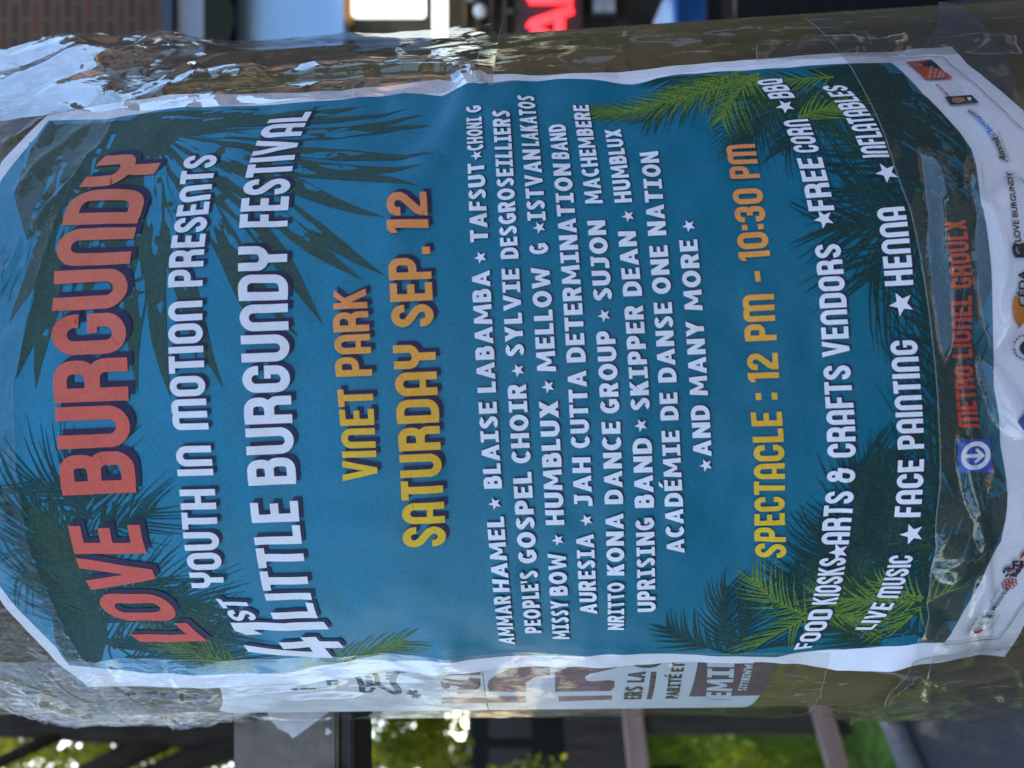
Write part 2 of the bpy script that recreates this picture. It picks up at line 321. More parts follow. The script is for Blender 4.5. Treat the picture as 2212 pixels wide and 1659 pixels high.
# ---- lettering B: sturdy hand-cut capitals with serifs on the I
def glyphB(ch, t=.235):
    a = t / 2; b = t * .86
    W = {'A': .78, 'B': .62, 'C': .62, 'D': .68, 'E': .53, 'G': .66, 'H': .70, 'I': .52, 'J': .55, 'K': .66, 'L': .50, 'M': .92, 'N': .72, 'O': .76, 'P': .60, 'R': .66, 'S': .58, 'T': .62, 'U': .68, 'V': .76, 'W': 1.0, 'X': .72, 'Y': .72, 'F': .52, "'": .18}
    e = 'E' if ch == '\u00c9' else ch; w = W.get(e, .6); st = [rect(0, 0, t, 1)]; k = w / 2
    def bowl(x0, y1, y0, x1, rr): return [(x0, y1 - b / 2)] + arc(x1 - a - rr, y1 - b / 2 - rr, rr, rr, 90, 0) + arc(x1 - a - rr, y0 + b / 2 + rr, rr, rr, 0, -90) + [(x0, y0 + b / 2)]
    if e == 'A': g = [[(0, 0), (t * 1.0, 0), (k + a * .85, 1), (k - a * .95, 1)], [(w, 0), (w - t, 0), (k - a * .85, 1), (k + a * .95, 1)], rect(w * .26, .2, w * .74, .2 + b * .8)]
    elif e == 'B': g = st + ribbon(bowl(a, 1, .45, w - .05, .12), t) + ribbon(bowl(a, .45 + b * .9, 0, w, .15), t)
    elif e == 'C': g = ribbon(arc(k + .04, .5, k - a + .04, .5 - b / 2, 48, 312, 16), t)
    elif e == 'D': g = st + ribbon(bowl(a, 1, 0, w, .3), t)
    elif e == 'E': g = st + [rect(a, 0, w, b), rect(a, .41, w * .9, .41 + b * .9), rect(a, 1 - b, w, 1)]
    elif e == 'F': g = st + [rect(a, .38, w * .9, .38 + b * .9), rect(a, 1 - b, w, 1)]
    elif e == 'G': g = ribbon(arc(k + .02, .5, k - a + .02, .5 - b / 2, 50, 335, 17), t) + [rect(w - t, .12, w, .52), rect(k, .36, w, .52)]
    elif e == 'H': g = st + [rect(w - t, 0, w, 1), rect(a, .4, w - a, .4 + b)]
    elif e == 'I': g = [rect(k - a, 0, k + a, 1), rect(0, 0, w, b * .85), rect(0, 1 - b * .85, w, 1)]
    elif e == 'J': g = ribbon([(w - a - .06, 1), (w - a - .06, .3)] + arc(w - a - .22, .27, .16, .27 - b / 2, 0, -90) + [(0, b / 2)], t) + [rect(.1, 1 - b * .85, w, 1)]
    elif e == 'K': g = st + [[(a, .34), (a, .62), (w - t * 1.25, 1), (w - .02, 1)], [(t * .9, .46), (t * 1.8, .68), (w, 0), (w - t * 1.25, 0)]]
    elif e == 'L': g = st + [rect(a, 0, w, b)]
    elif e == 'M': g = [[(0, 0), (t * .95, 0), (t * 1.1, 1), (.06, 1)], [(w - t * .95, 0), (w, 0), (w - .06, 1), (w - t * 1.1, 1)], [(.06, 1), (t * 1.1, 1), (k + a * .7, .22), (k - a * .7, .22)], [(w - t * 1.1, 1), (w - .06, 1), (k + a * .7, .22), (k - a * .7, .22)]]
    elif e == 'N': g = st + [rect(w - t, 0, w, 1), [(0, 1), (t, 1), (w, 0), (w - t, 0)]]
    elif e == 'O': g = ribbon(arc(k, .5, k - a, .5 - b / 2, 0, 360, 22)[:-1], t, True)
    elif e == 'P': g = st + ribbon(bowl(a, 1, .34, w, .17), t)
    elif e == 'R': g = st + ribbon(bowl(a, 1, .38, w - .03, .15), t) + [[(k - .08, .45), (k + .14, .48), (w, 0), (w - t * 1.1, 0)]]
    elif e == 'S': g = ribbon(arc(k + .01, .735, k - a, .265 - b / 2, 25, 240, 12) + arc(k - .01, .265, k - a, .265 - b / 2, 60, -155, 12), t * .95)
    elif e == 'T': g = [rect(k - a, 0, k + a, 1), rect(0, 1 - b, w, 1)]
    elif e == 'U': g = ribbon([(a, 1)] + arc(k, .33, k - a, .33 - b / 2, 180, 360, 12) + [(w - a, 1)], t)
    elif e == 'V': g = [[(0, 1), (k - a * .8, 0), (k + a * .8, 0), (t, 1)], [(w - t, 1), (k - a * .8, 0), (k + a * .8, 0), (w, 1)]]
    elif e == 'W': g = [[(0, 1), (.19, 0), (.36, 0), (t, 1)], [(k - .08, .8), (.19, 0), (.36, 0), (k + .08, .8)], [(k - .08, .8), (w - .36, 0), (w - .19, 0), (k + .08, .8)], [(w - t, 1), (w - .36, 0), (w - .19, 0), (w, 1)]]
    elif e == 'X': g = [para(0, w - t * 1.15, 0, 1, t * 1.15), para(w - t * 1.15, 0, 0, 1, t * 1.15)]
    elif e == 'Y': g = [[(0, 1), (k - a, .36), (k + a, .44), (t * 1.05, 1)], [(w - t * 1.05, 1), (k - a, .44), (k + a, .36), (w, 1)], rect(k - a, 0, k + a, .5)]
    elif e == "'": g = [[(.02, .62), (.14, .62), (.18, 1), (0, 1)]]
    else: g = [rect(0, 0, w, 1)]
    if ch == '\u00c9': g = g + [[(k - .12, 1.08), (k + .02, 1.08), (k + .22, 1.3), (k, 1.3)]]
    return g, w
CACHE = {}
def glyph(font, ch):
    if (font, ch) not in CACHE:
        g, w = (glyphA if font == 'A' else glyphB)(ch)
        P, F = union(g, .13, .13); CACHE[(font, ch)] = (P, F, w)
    return CACHE[(font, ch)]
def bfont(text, offset=0.0, shear=0.0):
    cu = bpy.data.curves.new('t', 'FONT'); cu.body = text; cu.offset = offset; cu.shear = shear; cu.fill_mode = 'FRONT'; cu.resolution_u = 3
    o = bpy.data.objects.new('t', cu); COL.objects.link(o); dg = bpy.context.evaluated_depsgraph_get()
    me = bpy.data.meshes.new_from_object(o.evaluated_get(dg))
    P = np.array([v.co[:2] for v in me.vertices]); F = [list(p.vertices) for p in me.polygons]
    bpy.data.objects.remove(o); bpy.data.curves.remove(cu); bpy.data.meshes.remove(me)
    P[:, 0] -= P[:, 0].min(); hcap = 0.69
    return P / hcap, F, P[:, 0].max() / hcap
class Line:
    """a line of lettering: photo points along its baseline and along its cap line, mapped to the post"""
    def __init__(s, base, cap, deg=3):
        b = hits(base); c = hits(cap); s.b = np.polyfit(b[:, 0], b[:, 1], min(deg, len(base) - 1)); s.c = np.polyfit(c[:, 0], c[:, 1], min(deg, len(cap) - 1))
        s.base = sorted(base, key=lambda p: p[1]); s.cap = sorted(cap, key=lambda p: p[1])
    def sat(s, y):
        xb = np.interp(y, [p[1] for p in s.base], [p[0] for p in s.base]); xc = np.interp(y, [p[1] for p in s.cap], [p[0] for p in s.cap])
        return hit((xb + xc) / 2, y)[0]
    def map(s, S, v):
        hb = np.polyval(s.b, S); hc = np.polyval(s.c, S); return hb + v * (hc - hb)
class Ink:
    def __init__(s): s.S = []; s.H = []; s.F = []; s.U = []
    def add(s, S, H, F, u=None):
        k = sum(len(x) for x in s.S); s.S.append(np.asarray(S)); s.H.append(np.asarray(H)); s.F += [[i + k for i in f] for f in F]
        if u is None: u = np.zeros(len(S))
        s.U.append(np.asarray(u))
    def build(s, name, m, parent, off, paper=True, ds=0., dh=0., smooth=True):
        S = np.concatenate(s.S) + ds; H = np.concatenate(s.H) + dh; U = np.concatenate(s.U)
        return mesh_obj(name, place(S, H, off, paper), s.F, m, parent, smooth, uv=np.stack([U, (H + .16) / .32], 1))
def set_words(line, words, font, ul=None, gap=.085, ink_=None):
    I = ink_ or Ink(); lo, hi = (ul if ul else (None, None))
    for text, y0, y1 in words:
        s0, s1 = line.sat(y0), line.sat(y1)
        gs = [(glyph(font, c) if c != ' ' else (None, None, .3)) for c in text]; tot = sum(g[2] for g in gs) + gap * (len(gs) - 1)
        k = (s1 - s0) / tot; x = 0
        for P, F, w in gs:
            if P is not None:
                S = s0 + (x + P[:, 0]) * k
                u = None if lo is None else np.clip((S - lo) / (hi - lo), 0, 1)
                I.add(S, line.map(S, P[:, 1]), F, u)
            x += w + gap
    return I
def star_poly(c, r, rot=0):
    s, h = c; return [(s + (r if i % 2 == 0 else r * .42) * math.sin(math.radians(rot + i * 36)), h + (r if i % 2 == 0 else r * .42) * math.cos(math.radians(rot + i * 36))) for i in range(10)]
def add_polys(I, polys, step=.003, grid=.003, u=0):
    P, F = union(polys, step, grid); I.add(P[:, 0], P[:, 1], F, np.full(len(P), u)); return I
def px(*pts): return [hit(*p) for p in pts]

# ================================================================== STRUCTURE: ground
asphalt = mat('asphalt', (.046, .044, .044), .9, .2, .35, 60, .5, detail=8)
mesh_obj('ground', [(-60, -60, GZ), (60, -60, GZ), (60, 60, GZ), (-60, 60, GZ)], [(0, 1, 2, 3)], asphalt)['kind'] = 'structure'
def sheet(name, pts, z, m):
    o = mesh_obj(name, [(x, y, z) for x, y in pts], [tuple(range(len(pts)))], m); o['kind'] = 'structure'; return o
lawn_m = mat('lawn_soil', (.075, .13, .02), .95, .1, .5, 14)
sheet('lawn', [(-1.27, 2.56), (-1.0, 2.9), (-.4, 3.9), (-.6, 9), (-9, 9), (-9, -3), (-7.2, -3)], GZ + .004, lawn_m)
sheet('sidewalk', [(.55, 4.35), (14, 4.35), (14, 5.6), (.55, 5.6)], GZ + .02, mat('concrete', (.22, .21, .2), .9, .3, .2, 25, .3))

# ================================================================== THE POST
def post_mat():
    m, nt, N, L, b = nodemat('weathered_olive_paint')
    tc = N.new('ShaderNodeTexCoord'); mp = N.new('ShaderNodeMapping'); mp.inputs['Scale'].default_value = (1, 1, .35); L.new(tc.outputs['Object'], mp.inputs[0])
    n1 = N.new('ShaderNodeTexNoise'); n1.inputs['Scale'].default_value = 22; n1.inputs['Detail'].default_value = 9; n1.inputs['Roughness'].default_value = .7; L.new(mp.outputs[0], n1.inputs[0])
    cr = N.new('ShaderNodeValToRGB'); E = cr.color_ramp.elements; E[0].position = .3; E[1].position = .72
    E[0].color = (.062, .046, .021, 1); E[1].color = (.155, .118, .046, 1); L.new(n1.outputs['Fac'], cr.inputs[0])
    n2 = N.new('ShaderNodeTexNoise'); n2.inputs['Scale'].default_value = 90; n2.inputs['Detail'].default_value = 6; n2.inputs['Distortion'].default_value = 2.5; L.new(mp.outputs[0], n2.inputs[0])
    c2 = N.new('ShaderNodeValToRGB'); c2.color_ramp.elements[0].position = .605; c2.color_ramp.elements[1].position = .645; L.new(n2.outputs['Fac'], c2.inputs[0])
    mx = N.new('ShaderNodeMix'); mx.data_type = 'RGBA'; L.new(c2.outputs[0], mx.inputs[0]); L.new(cr.outputs[0], mx.inputs[6]); mx.inputs[7].default_value = (.22, .20, .17, 1)
    L.new(mx.outputs[2], b.inputs['Base Color']); b.inputs['Roughness'].default_value = .8; b.inputs['Specular IOR Level'].default_value = .12
    bp = N.new('ShaderNodeBump'); bp.inputs['Strength'].default_value = .8; bp.inputs['Distance'].default_value = .0022; L.new(n1.outputs['Fac'], bp.inputs['Height']); L.new(bp.outputs[0], b.inputs['Normal'])
    return m
hs = [-1.52, -1.3, -1.0, -.6, -.3, -.2, -.1, 0, .1, .2, .3, .8, 1.5, 2.4]
n = 128; V = []; F = []
for h in hs: V += place(np.linspace(0, 2 * math.pi, n, endpoint=False) * R0, np.full(n, h), 0, False).tolist()
for i in range(len(hs) - 1):
    for k in range(n): F.append((i * n + k, i * n + (k + 1) % n, (i + 1) * n + (k + 1) % n, (i + 1) * n + k))
post = tag(empty('lamp_post', AX * (GZ / AX.z)), 'thick olive brown painted post leaning slightly, wrapped with the big poster', 'post')
mesh_obj('shaft', V, F, post_mat(), post, True)
V = []; F = []
for r, h in ((R0 + .10, -1.51), (R0 + .10, -1.43), (R0 + .05, -1.40), (R0 + .02, -1.40)):
    V += place(np.linspace(0, 2 * math.pi, 64, endpoint=False) * R0, np.full(64, h), r - R0 + TAPER * h + .02, False).tolist()
for i in range(3):
    for k in range(64): F.append((i * 64 + k, i * 64 + (k + 1) % 64, (i + 1) * 64 + (k + 1) % 64, (i + 1) * 64 + k))
mesh_obj('base_collar', V, F, mat('collar_metal', (.09, .075, .05), .6), post, True)

# ---- bracket plate on the post's left side, with torn paper on it
grey_metal = mat('weathered_grey_plate', (.19, .175, .155), .75, .3, .3, 45, .4)
bk = tag(empty('bracket_plate', (-.2, .01, .11)), 'weathered grey plate sticking out from the left of the post with paper scraps', 'bracket')
MB().box((-.265, .012, .1115), (.24, .012, .0515), bev=.0015).build('plate', grey_metal, bk)
MB().box((-.265, .034, .0820), (.24, .05, .0065), bev=.001).build('flange', mat('black_edge', (.012, .013, .018), .6), bk)  # dark band below the plate, built as a plain strip
m_ = MB(); m_.tube([(-.1680, .0042, .1262), (-.1680, .0062, .1262)], .0026, 14); m_.tube([(-.1676, .0044, .1232), (-.1676, .0062, .1232)], .0022, 14); m_.build('bolt', mat('black_bolt', (.012, .012, .012), .8), bk, False)  # flat black discs stand for the dark oblong hole in the plate
scrap = [(-.1560, .1210), (-.1560, .0885), (-.1645, .0882), (-.1672, .0915), (-.1772, .1050), (-.1787, .1079), (-.1765, .1100), (-.1750, .1128), (-.1742, .1150), (-.1722, .1162), (-.1700, .1190), (-.1650, .1202)]
P_, F_ = union([scrap], .003, .003)
mesh_obj('torn_paper', [(x, .0050 - .0006 * math.sin(x * 900) * math.sin(z * 700), z) for x, z in P_], F_, mat('scrap_paper', (.66, .67, .70), .9, .2, .1, 200), bk, True)['label'] = 'torn corner of white paper on the plate'
for c in [(-.176, .0905, .003), (-.2, .0845, .005), (-.206, .087, .004), (-.201, .127, .003), (-.207, .124, .004)]:
    pl = [(c[0] + c[2] * rng.uniform(.5, 1.1) * math.cos(a), c[1] + c[2] * .7 * rng.uniform(.4, 1.1) * math.sin(a)) for a in np.linspace(0, 6.28, 9)[:-1]]
    mesh_obj('glue_residue', [(x, .0055, z) for x, z in pl], [tuple(range(8))], bpy.data.materials['scrap_paper'], bk)

# ---- older stickers on the left of the post
STK = .0003
white_stk = mat('aged_white_sticker', (.62, .64, .65), .7, .4, .16, 60, .2)
I = Ink(); e = px((455, 1480), (478, 1530), (505, 1556), (760, 1546), (1046, 1541), (1043, 1440), (800, 1440), (500, 1440))
top = [hit(452, 1470)[1], hit(1046, 1500)[1]]
out = [(-.075, hit(450, 1400)[1]), (-.125, hit(452, 1478)[1]), (-.14, hit(470, 1525)[1]), (-.155, hit(482, 1550)[1]), (-.20, hit(500, 1550)[1]), (-.20, hit(1044, 1536)[1]), (-.075, hit(1044, 1440)[1])]
add_polys(I, [out[::-1]], .004, .004)
stk = tag(empty('drawing_sticker', place([-.14], [.0], 0, False)[0]), 'old white paper sticker with small black doodles, left of the blue poster', 'sticker')
I.build('sheet', white_stk, stk, STK, False)
doodle = mat('doodle_ink', (.05, .052, .06), .7, .3, .2, 80)
I = Ink()
def stroke_px(I, pts, t, step=.0015): add_polys(I, ribbon(px(*pts), t), step, .002)
def Cpt(x, y): return (587.8 + x * .2480, 1371.4 + y * .2480)     # from a close-up of this part of the photo
for pts, t in [([(360, 365), (500, 390), (640, 395), (720, 400)], .0016), ([(720, 400), (755, 440), (775, 500), (780, 550)], .0022), ([(780, 500), (880, 490), (915, 480), (905, 420), (880, 380)], .0018),
               ([(780, 550), (850, 548), (880, 510)], .0016), ([(800, 415), (860, 425)], .0014), ([(800, 445), (870, 455)], .0014), ([(810, 470), (870, 478)], .0014), ([(915, 485), (980, 520), (1060, 560), (1100, 555), (1090, 520), (1050, 480), (1040, 440), (1075, 380), (1080, 345)], .0024),
               ([(960, 345), (1060, 340), (1110, 370), (1160, 365)], .0020), ([(985, 380), (1040, 385)], .0014), ([(980, 405), (1030, 412)], .0014), ([(985, 432), (1030, 440)], .0014), ([(1160, 355), (1230, 360), (1300, 385)], .0022), ([(1290, 345), (1290, 390)], .002),
               ([(430, 440), (565, 450)], .0016), ([(480, 430), (490, 490)], .0016), ([(545, 475), (560, 485)], .0014), ([(165, 530), (215, 525)], .0018), ([(240, 525), (370, 518)], .0014),
               ([(1170, 560), (1290, 580)], .0015), ([(1185, 530), (1270, 600)], .0014), ([(1230, 600), (1250, 530)], .0014)]:
    add_polys(I, ribbon([hit(*Cpt(*p)) for p in pts], t), .002, .002)
add_polys(I, [[hit(*Cpt(*p)) for p in [(140, 420), (170, 470), (230, 475), (330, 445), (240, 420), (170, 415)]][::-1]], .002, .002)
I.build('doodles', doodle, stk, STK + .00008, False)
# purple flyer
fly = tag(empty('purple_flyer', place([-.14], [-.1], 0, False)[0]), 'pale blue flyer with purple lettering on the left of the post, below the doodle sticker', 'flyer')
hy = lambda x: hit(x, 1500)[1]
out = [(-.075, hit(1045, 1440)[1]), (-.21, hit(1047, 1538)[1]), (-.21, hit(1655, 1522)[1]), (-.158, hit(1660, 1505)[1]), (-.14, hit(1675, 1470)[1]), (-.12, hit(1686, 1436)[1]), (-.075, hit(1690, 1380)[1])]
I = Ink(); add_polys(I, [out], .004, .004); I.build('sheet', mat('flyer_paper', (.50, .55, .63), .5, .5, .06, 50), fly, STK, False)
purple = mat('purple_ink', (.095, .032, .075), .5, .5, .15, 90)
I = Ink()
def Dp(x, y): return hit(1206.9 + x * .2480, 1371.4 + y * .2480)   # close-up 2
def Ep(x, y): return hit(713.2 + x * .2975, 1453.8 + y * .2975)    # close-up 3
# big letters of the flyer, read upwards: a tall stem, then a rounded letter and an r, then a large N stroke
add_polys(I, [[Cpt_ for Cpt_ in [hit(*Cpt(*p)) for p in [(1475, 605), (2212, 585), (2212, 640), (1475, 650)]]]], .002, .003)
add_polys(I, [[Dp(0, 590), (Dp(470, 580)), Dp(470, 615), Dp(0, 632)]], .002, .003)
a_sh = [hit(*Cpt(*p)) for p in [(1465, 450), (1500, 435), (1600, 445), (1690, 450), (1720, 430), (1815, 432), (1815, 500), (1760, 545), (1640, 560), (1530, 545), (1470, 500)]]
hole = [hit(*Cpt(*p)) for p in [(1540, 490), (1600, 490), (1640, 510), (1600, 525), (1550, 515)]]
I2 = Ink()
add_polys(I, [a_sh], .002, .002); add_polys(I2, [hole], .002, .002)
add_polys(I, [[hit(*Cpt(*p)) for p in [(1450, 325), (1540, 322), (1545, 348), (1815, 345), (1815, 402), (1520, 402), (1460, 370)]]], .002, .002)
add_polys(I, [[hit(*Cpt(*p)) for p in [(1875, 500), (1885, 450), (1950, 400), (2060, 350), (2110, 300), (2212, 290), (2212, 470), (2240, 450), (2300, 415), (2420, 405), (2425, 300), (2330, 290), (2212, 290), (2212, 548), (1890, 548)]]], .002, .003)
add_polys(I, [[Dp(*p) for p in [(-30, 548), (455, 540), (490, 510), (490, 455), (440, 448), (300, 460), (240, 450), (235, 415), (280, 390), (400, 365), (515, 335), (520, 285), (120, 295), (60, 350), (-30, 375)]]], .002, .003)
add_polys(I, [[Dp(810, 375), Dp(862, 372), Dp(815, 612), Dp(770, 612)]], .002, .003)
add_polys(I, [[Dp(1232, 240), Dp(1915, 262), Dp(1775, 580), Dp(1140, 590)]], .002, .003)
I.build('purple_print', purple, fly, STK + .00008, False)
I2.build('letter_gap', bpy.data.materials['flyer_paper'], fly, STK + .00016, False)
blk = mat('flyer_black_ink', (.02, .02, .022), .5, .5, .1, 90)
I = Ink()
def micro(I, text, p0, p1, c0, font='B', offset=None, gap=.09):
    """short lettering between two photo points of its baseline, c0 = photo point of the cap line above p0"""
    b0 = np.array(hit(*p0)); b1 = np.array(hit(*p1)); c = np.array(hit(*c0)) - b0; d = b1 - b0
    if font == 'F':
        P, F, w = bfont(text, offset or 0.0); k = 1 / w; P = P * 1.0
        Q = b0 + np.outer(P[:, 0] * k, d) + np.outer(P[:, 1], c); I.add(Q[:, 0], Q[:, 1], F); return
    gs = [(glyph(font, ch) if ch != ' ' else (None, None, .3)) for ch in text]; tot = sum(g[2] for g in gs) + gap * (len(gs) - 1); x = 0
    for P, F, w in gs:
        if P is not None:
            Q = b0 + np.outer((x + P[:, 0]) / tot, d) + np.outer(P[:, 1], c); I.add(Q[:, 0], Q[:, 1], F)
        x += w + gap
def D2p(x, y): return (1206.9 + x * .2480, 1371.4 + y * .2480)
micro(I, 'ERS', D2p(722, 610), D2p(745, 500), D2p(570, 612)); micro(I, 'LA', D2p(748, 465), D2p(768, 372), D2p(598, 465)); micro(I, 'G', D2p(905, 340), D2p(912, 215), D2p(625, 335))
micro(I, 'PARIT\u00c9', D2p(1045, 605), D2p(1085, 395), D2p(935, 605)); micro(I, 'ET P', D2p(1095, 370), D2p(1120, 215), D2p(985, 372))
I.build('black_lettering', blk, fly, STK + .00016, False)
I = Ink(); micro(I, 'TEMIE', D2p(1490, 640), D2p(1545, 240), D2p(1280, 640)); micro(I, 'SITT-IWW.', D2p(1640, 535), D2p(1715, 270), D2p(1570, 535))
I.build('white_lettering', bpy.data.materials['flyer_paper'], fly, STK + .00016, False)

# ================================================================== THE POSTER
PO = place([0], [0.0], .0, False)[0]
poster = tag(empty('festival_poster', PO), 'large blue festival poster with orange, white and yellow lettering taped round the post', 'poster')
paper_m = ink('poster_paper', [(0, (.84, .86, .95)), (1, (.84, .86, .95))], 0, .5, .4, .03)
right_o = [(0, 346), (100, 246), (206, 228), (286, 215), (367, 203), (520, 200), (737, 193), (870, 180), (947, 170), (980, 173), (997, 163), (1037, 159), (1054, 169), (1137, 165), (1270, 157), (1475, 136), (1691, 121), (1908, 106), (2058, 95)]
bot_o = [(2090, 132), (2129, 166), (2185, 214), (2212, 236)]
left_o = [(2170, 1420), (2108, 1416), (1941, 1439), (1870, 1449), (1808, 1451), (1740, 1445), (1675, 1436), (1475, 1434), (1337, 1439), (1037, 1454), (900, 1457), (804, 1461), (737, 1471), (447, 1488), (280, 1488), (190, 1486), (104, 1413), (0, 1296)]
def chain(pts):
    h_ = px(*pts); return h_
outer = chain(right_o + bot_o) + chain(left_o)
I = Ink(); add_polys(I, [outer], .002, .002); I.build('paper_sheet', paper_m, poster, .0006)
right_i = [(0, 388), (79, 291), (104, 259), (230, 256), (286, 247), (384, 233), (547, 227), (737, 214), (870, 197), (954, 203), (1004, 187), (1037, 190), (1104, 182), (1204, 172), (1370, 173), (1420, 163), (1475, 157), (1641, 148), (1925, 133)]
bot_i = [(1992, 208), (2071, 288), (2095, 325), (2105, 359), (2116, 444), (2121, 455), (2140, 611), (2150, 840), (2162, 960), (2172, 1038), (2172, 1091), (2168, 1125), (2160, 1168), (2125, 1236), (2078, 1312), (2034, 1379)]
left_i = [(1988, 1383), (1808, 1403), (1681, 1421), (1575, 1418), (1475, 1416), (1320, 1410), (1220, 1418), (1137, 1424), (954, 1424), (890, 1429), (844, 1436), (770, 1428), (737, 1433), (633, 1448), (467, 1454), (300, 1454), (150, 1436), (119, 1398), (0, 1268)]
inner = chain(right_i + bot_i + left_i)
teal_m = ink('teal_print', [(0.0, (.001, .122, .18)), (.35, (.002, .155, .245)), (.75, (.009, .20, .325)), (1, (.016, .24, .41))], 1, .40, .32, .11)
I = Ink(); add_polys(I, [inner], .002, .002); I.build('blue_background', teal_m, poster, .0009)

# ---- printed foliage
def bez(a, b, c, n=14): return [((1 - t) ** 2 * a[0] + 2 * t * (1 - t) * b[0] + t * t * c[0], (1 - t) ** 2 * a[1] + 2 * t * (1 - t) * b[1] + t * t * c[1]) for t in np.linspace(0, 1, n)]
from mathutils.geometry import interpolate_bezier
INX = np.array(inner)
def inside(P):
    x, y = P; c = False; n = len(INX)
    for i in range(n):
        x1, y1 = INX[i]; x2, y2 = INX[i - 1]
        if (y1 > y) != (y2 > y) and x < (x2 - x1) * (y - y1) / (y2 - y1) + x1: c = not c
    return c
def frond(p0, p1, bend=.15, ll=.016, n=26, w=.0012, ang=55, droop=.25, spine=.0012):
    a = np.array(hit(*p0)); c = np.array(hit(*p1)); d = c - a; nrm = np.array((-d[1], d[0])); b = (a + c) / 2 + nrm * bend
    n = max(8, int(np.hypot(*d) / .0016)); w = w * .66; spine = spine * .8
    sp = bez(a, b, c, 16); polys = ribbon(sp, spine, False, spine * .3)
    for i in range(n):
        t = .06 + .94 * i / (n - 1); q = np.array(((1 - t) ** 2 * a[0] + 2 * t * (1 - t) * b[0] + t * t * c[0], (1 - t) ** 2 * a[1] + 2 * t * (1 - t) * b[1] + t * t * c[1]))
        tg = 2 * (1 - t) * (b - a) + 2 * t * (c - b); tg = tg / np.hypot(*tg); L = ll * (.45 + .75 * math.sin(math.pi * (t * .8 + .12))) * rng.uniform(.8, 1.15)
        for sd in (-1, 1):
            an = math.radians(ang * (1 - .55 * t) * rng.uniform(.85, 1.15)) * sd
            d0 = np.array((tg[0] * math.cos(an) - tg[1] * math.sin(an), tg[0] * math.sin(an) + tg[1] * math.cos(an)))
            m1 = q + d0 * L * .55; e = q + d0 * L + np.array((0, -1)) * L * droop + tg * L * .15
            pl = [q, m1, e]
            if inside(e) and inside(m1) and inside(q): polys += [[tuple(x) for x in f] for f in ribbon([tuple(x) for x in bez(q, m1, e, 4)], w, False, w * .12)]
    return [p for p in polys if all(inside(x) for x in p)]
def fan(p0, tips, w=.006):
    """long pointed blades from one root"""
    polys = []
    for tx, ty, bend, ww in tips:
        a = np.array(hit(*p0)); c = np.array(hit(tx, ty)); d = c - a; b = (a + c) / 2 + np.array((-d[1], d[0])) * bend
        sp = bez(a, b, c, 12); L = []; Rr = []
        for i, p in enumerate(sp):
            t = i / 11; q0 = np.array(sp[max(i - 1, 0)]); q1 = np.array(sp[min(i + 1, 11)]); tg = (q1 - q0) / np.hypot(*(q1 - q0)); nn = np.array((-tg[1], tg[0])); p = np.array(p) + nn * .0016 * math.sin(t * 7.5 + ty * .05) * t; k = ww * w / .006 * (.45 + .55 * math.sin(math.pi * min(.5, t * 1.2))) * (1 - max(0, (t - .66) / .34) ** 1.6) * .37 * (1 + .10 * math.sin(t * 14 + tx))
            L.append(tuple(np.array(p) + nn * k)); Rr.append(tuple(np.array(p) - nn * k))
        for i in range(11):
            q = [Rr[i], Rr[i + 1], L[i + 1], L[i]]
            if all(inside(x) for x in q): polys.append(q)
    return polys
pdark = ink('dark_palm_ink', [(0, (.009, .040, .036)), (1, (.014, .062, .055))], 1, .6, .25, .35)
pmid = ink('mid_palm_ink', [(0, (.022, .060, .026)), (1, (.030, .075, .040))], 1, .6, .25, .3)
plight = ink('light_palm_ink', [(0, (.13, .24, .035)), (1, (.10, .17, .03))], 1, .6, .25, .3)
pleaf = ink('olive_leaf_ink', [(0, (.030, .075, .060)), (1, (.036, .085, .068))], 1, .6, .25, .2)
LAY = [.00104]
def plant(name, polysets, label):
    e = bpy.data.objects.new(name, None); COL.objects.link(e)
    first = None
    for nm, m, polys in polysets:
        if not polys: continue
        I = Ink(); add_polys(I, polys, .004, .004 if nm == 'mass' else None); LAY[0] += .000006
        I.build(nm, m, poster, LAY[0])['label'] = label
    bpy.data.objects.remove(e)
def blob(*pts): return [[p for p in px(*pts)]]
def clipblob(*pts):
    out = []
    P, F = union(blob(*pts), .004, .004)
    for f in F:
        q = [tuple(P[i]) for i in f]
        if all(inside(x) for x in q): out.append(q)
    return out
# big split leaf behind the title
tips = [(912, 247, -.10, .0050), (932, 268, -.07, .0052), (940, 325, -.12, .0060), (915, 368, -.10, .0066), (905, 410, -.05, .0068), (835, 470, -.02, .0070), (838, 590, .0, .0074), (782, 606, .03, .0080), (707, 694, .05, .0076), (645, 731, .02, .0070),
        (560, 700, .04, .0066), (492, 833, -.02, .0072), (425, 790, .05, .0070), (366, 862, .06, .0084), (300, 850, .05, .0080), (880, 232, -.04, .0040), (800, 222, -.02, .0040), (700, 228, .0, .0040)]
leaf = fan((318, 283), tips)
leaf += fan((250, 272), [(235, 600, .10, .0064), (180, 700, .08, .0070), (270, 760, .04, .0080), (140, 640, .10, .0060)])
leaf += fan((120, 380), [(86, 842, .10, .0075), (47, 823, .10, .0065), (30, 700, .10, .0060), (60, 640, .10, .0050)])
leaf += clipblob((110, 260), (330, 245), (560, 232), (520, 262), (400, 300), (345, 330), (330, 420), (250, 430), (150, 440), (60, 520), (30, 420), (60, 330))
plant('leaf_print', [('leaf_print', pleaf, leaf)], 'olive green split leaf printed behind the title')
veins = []
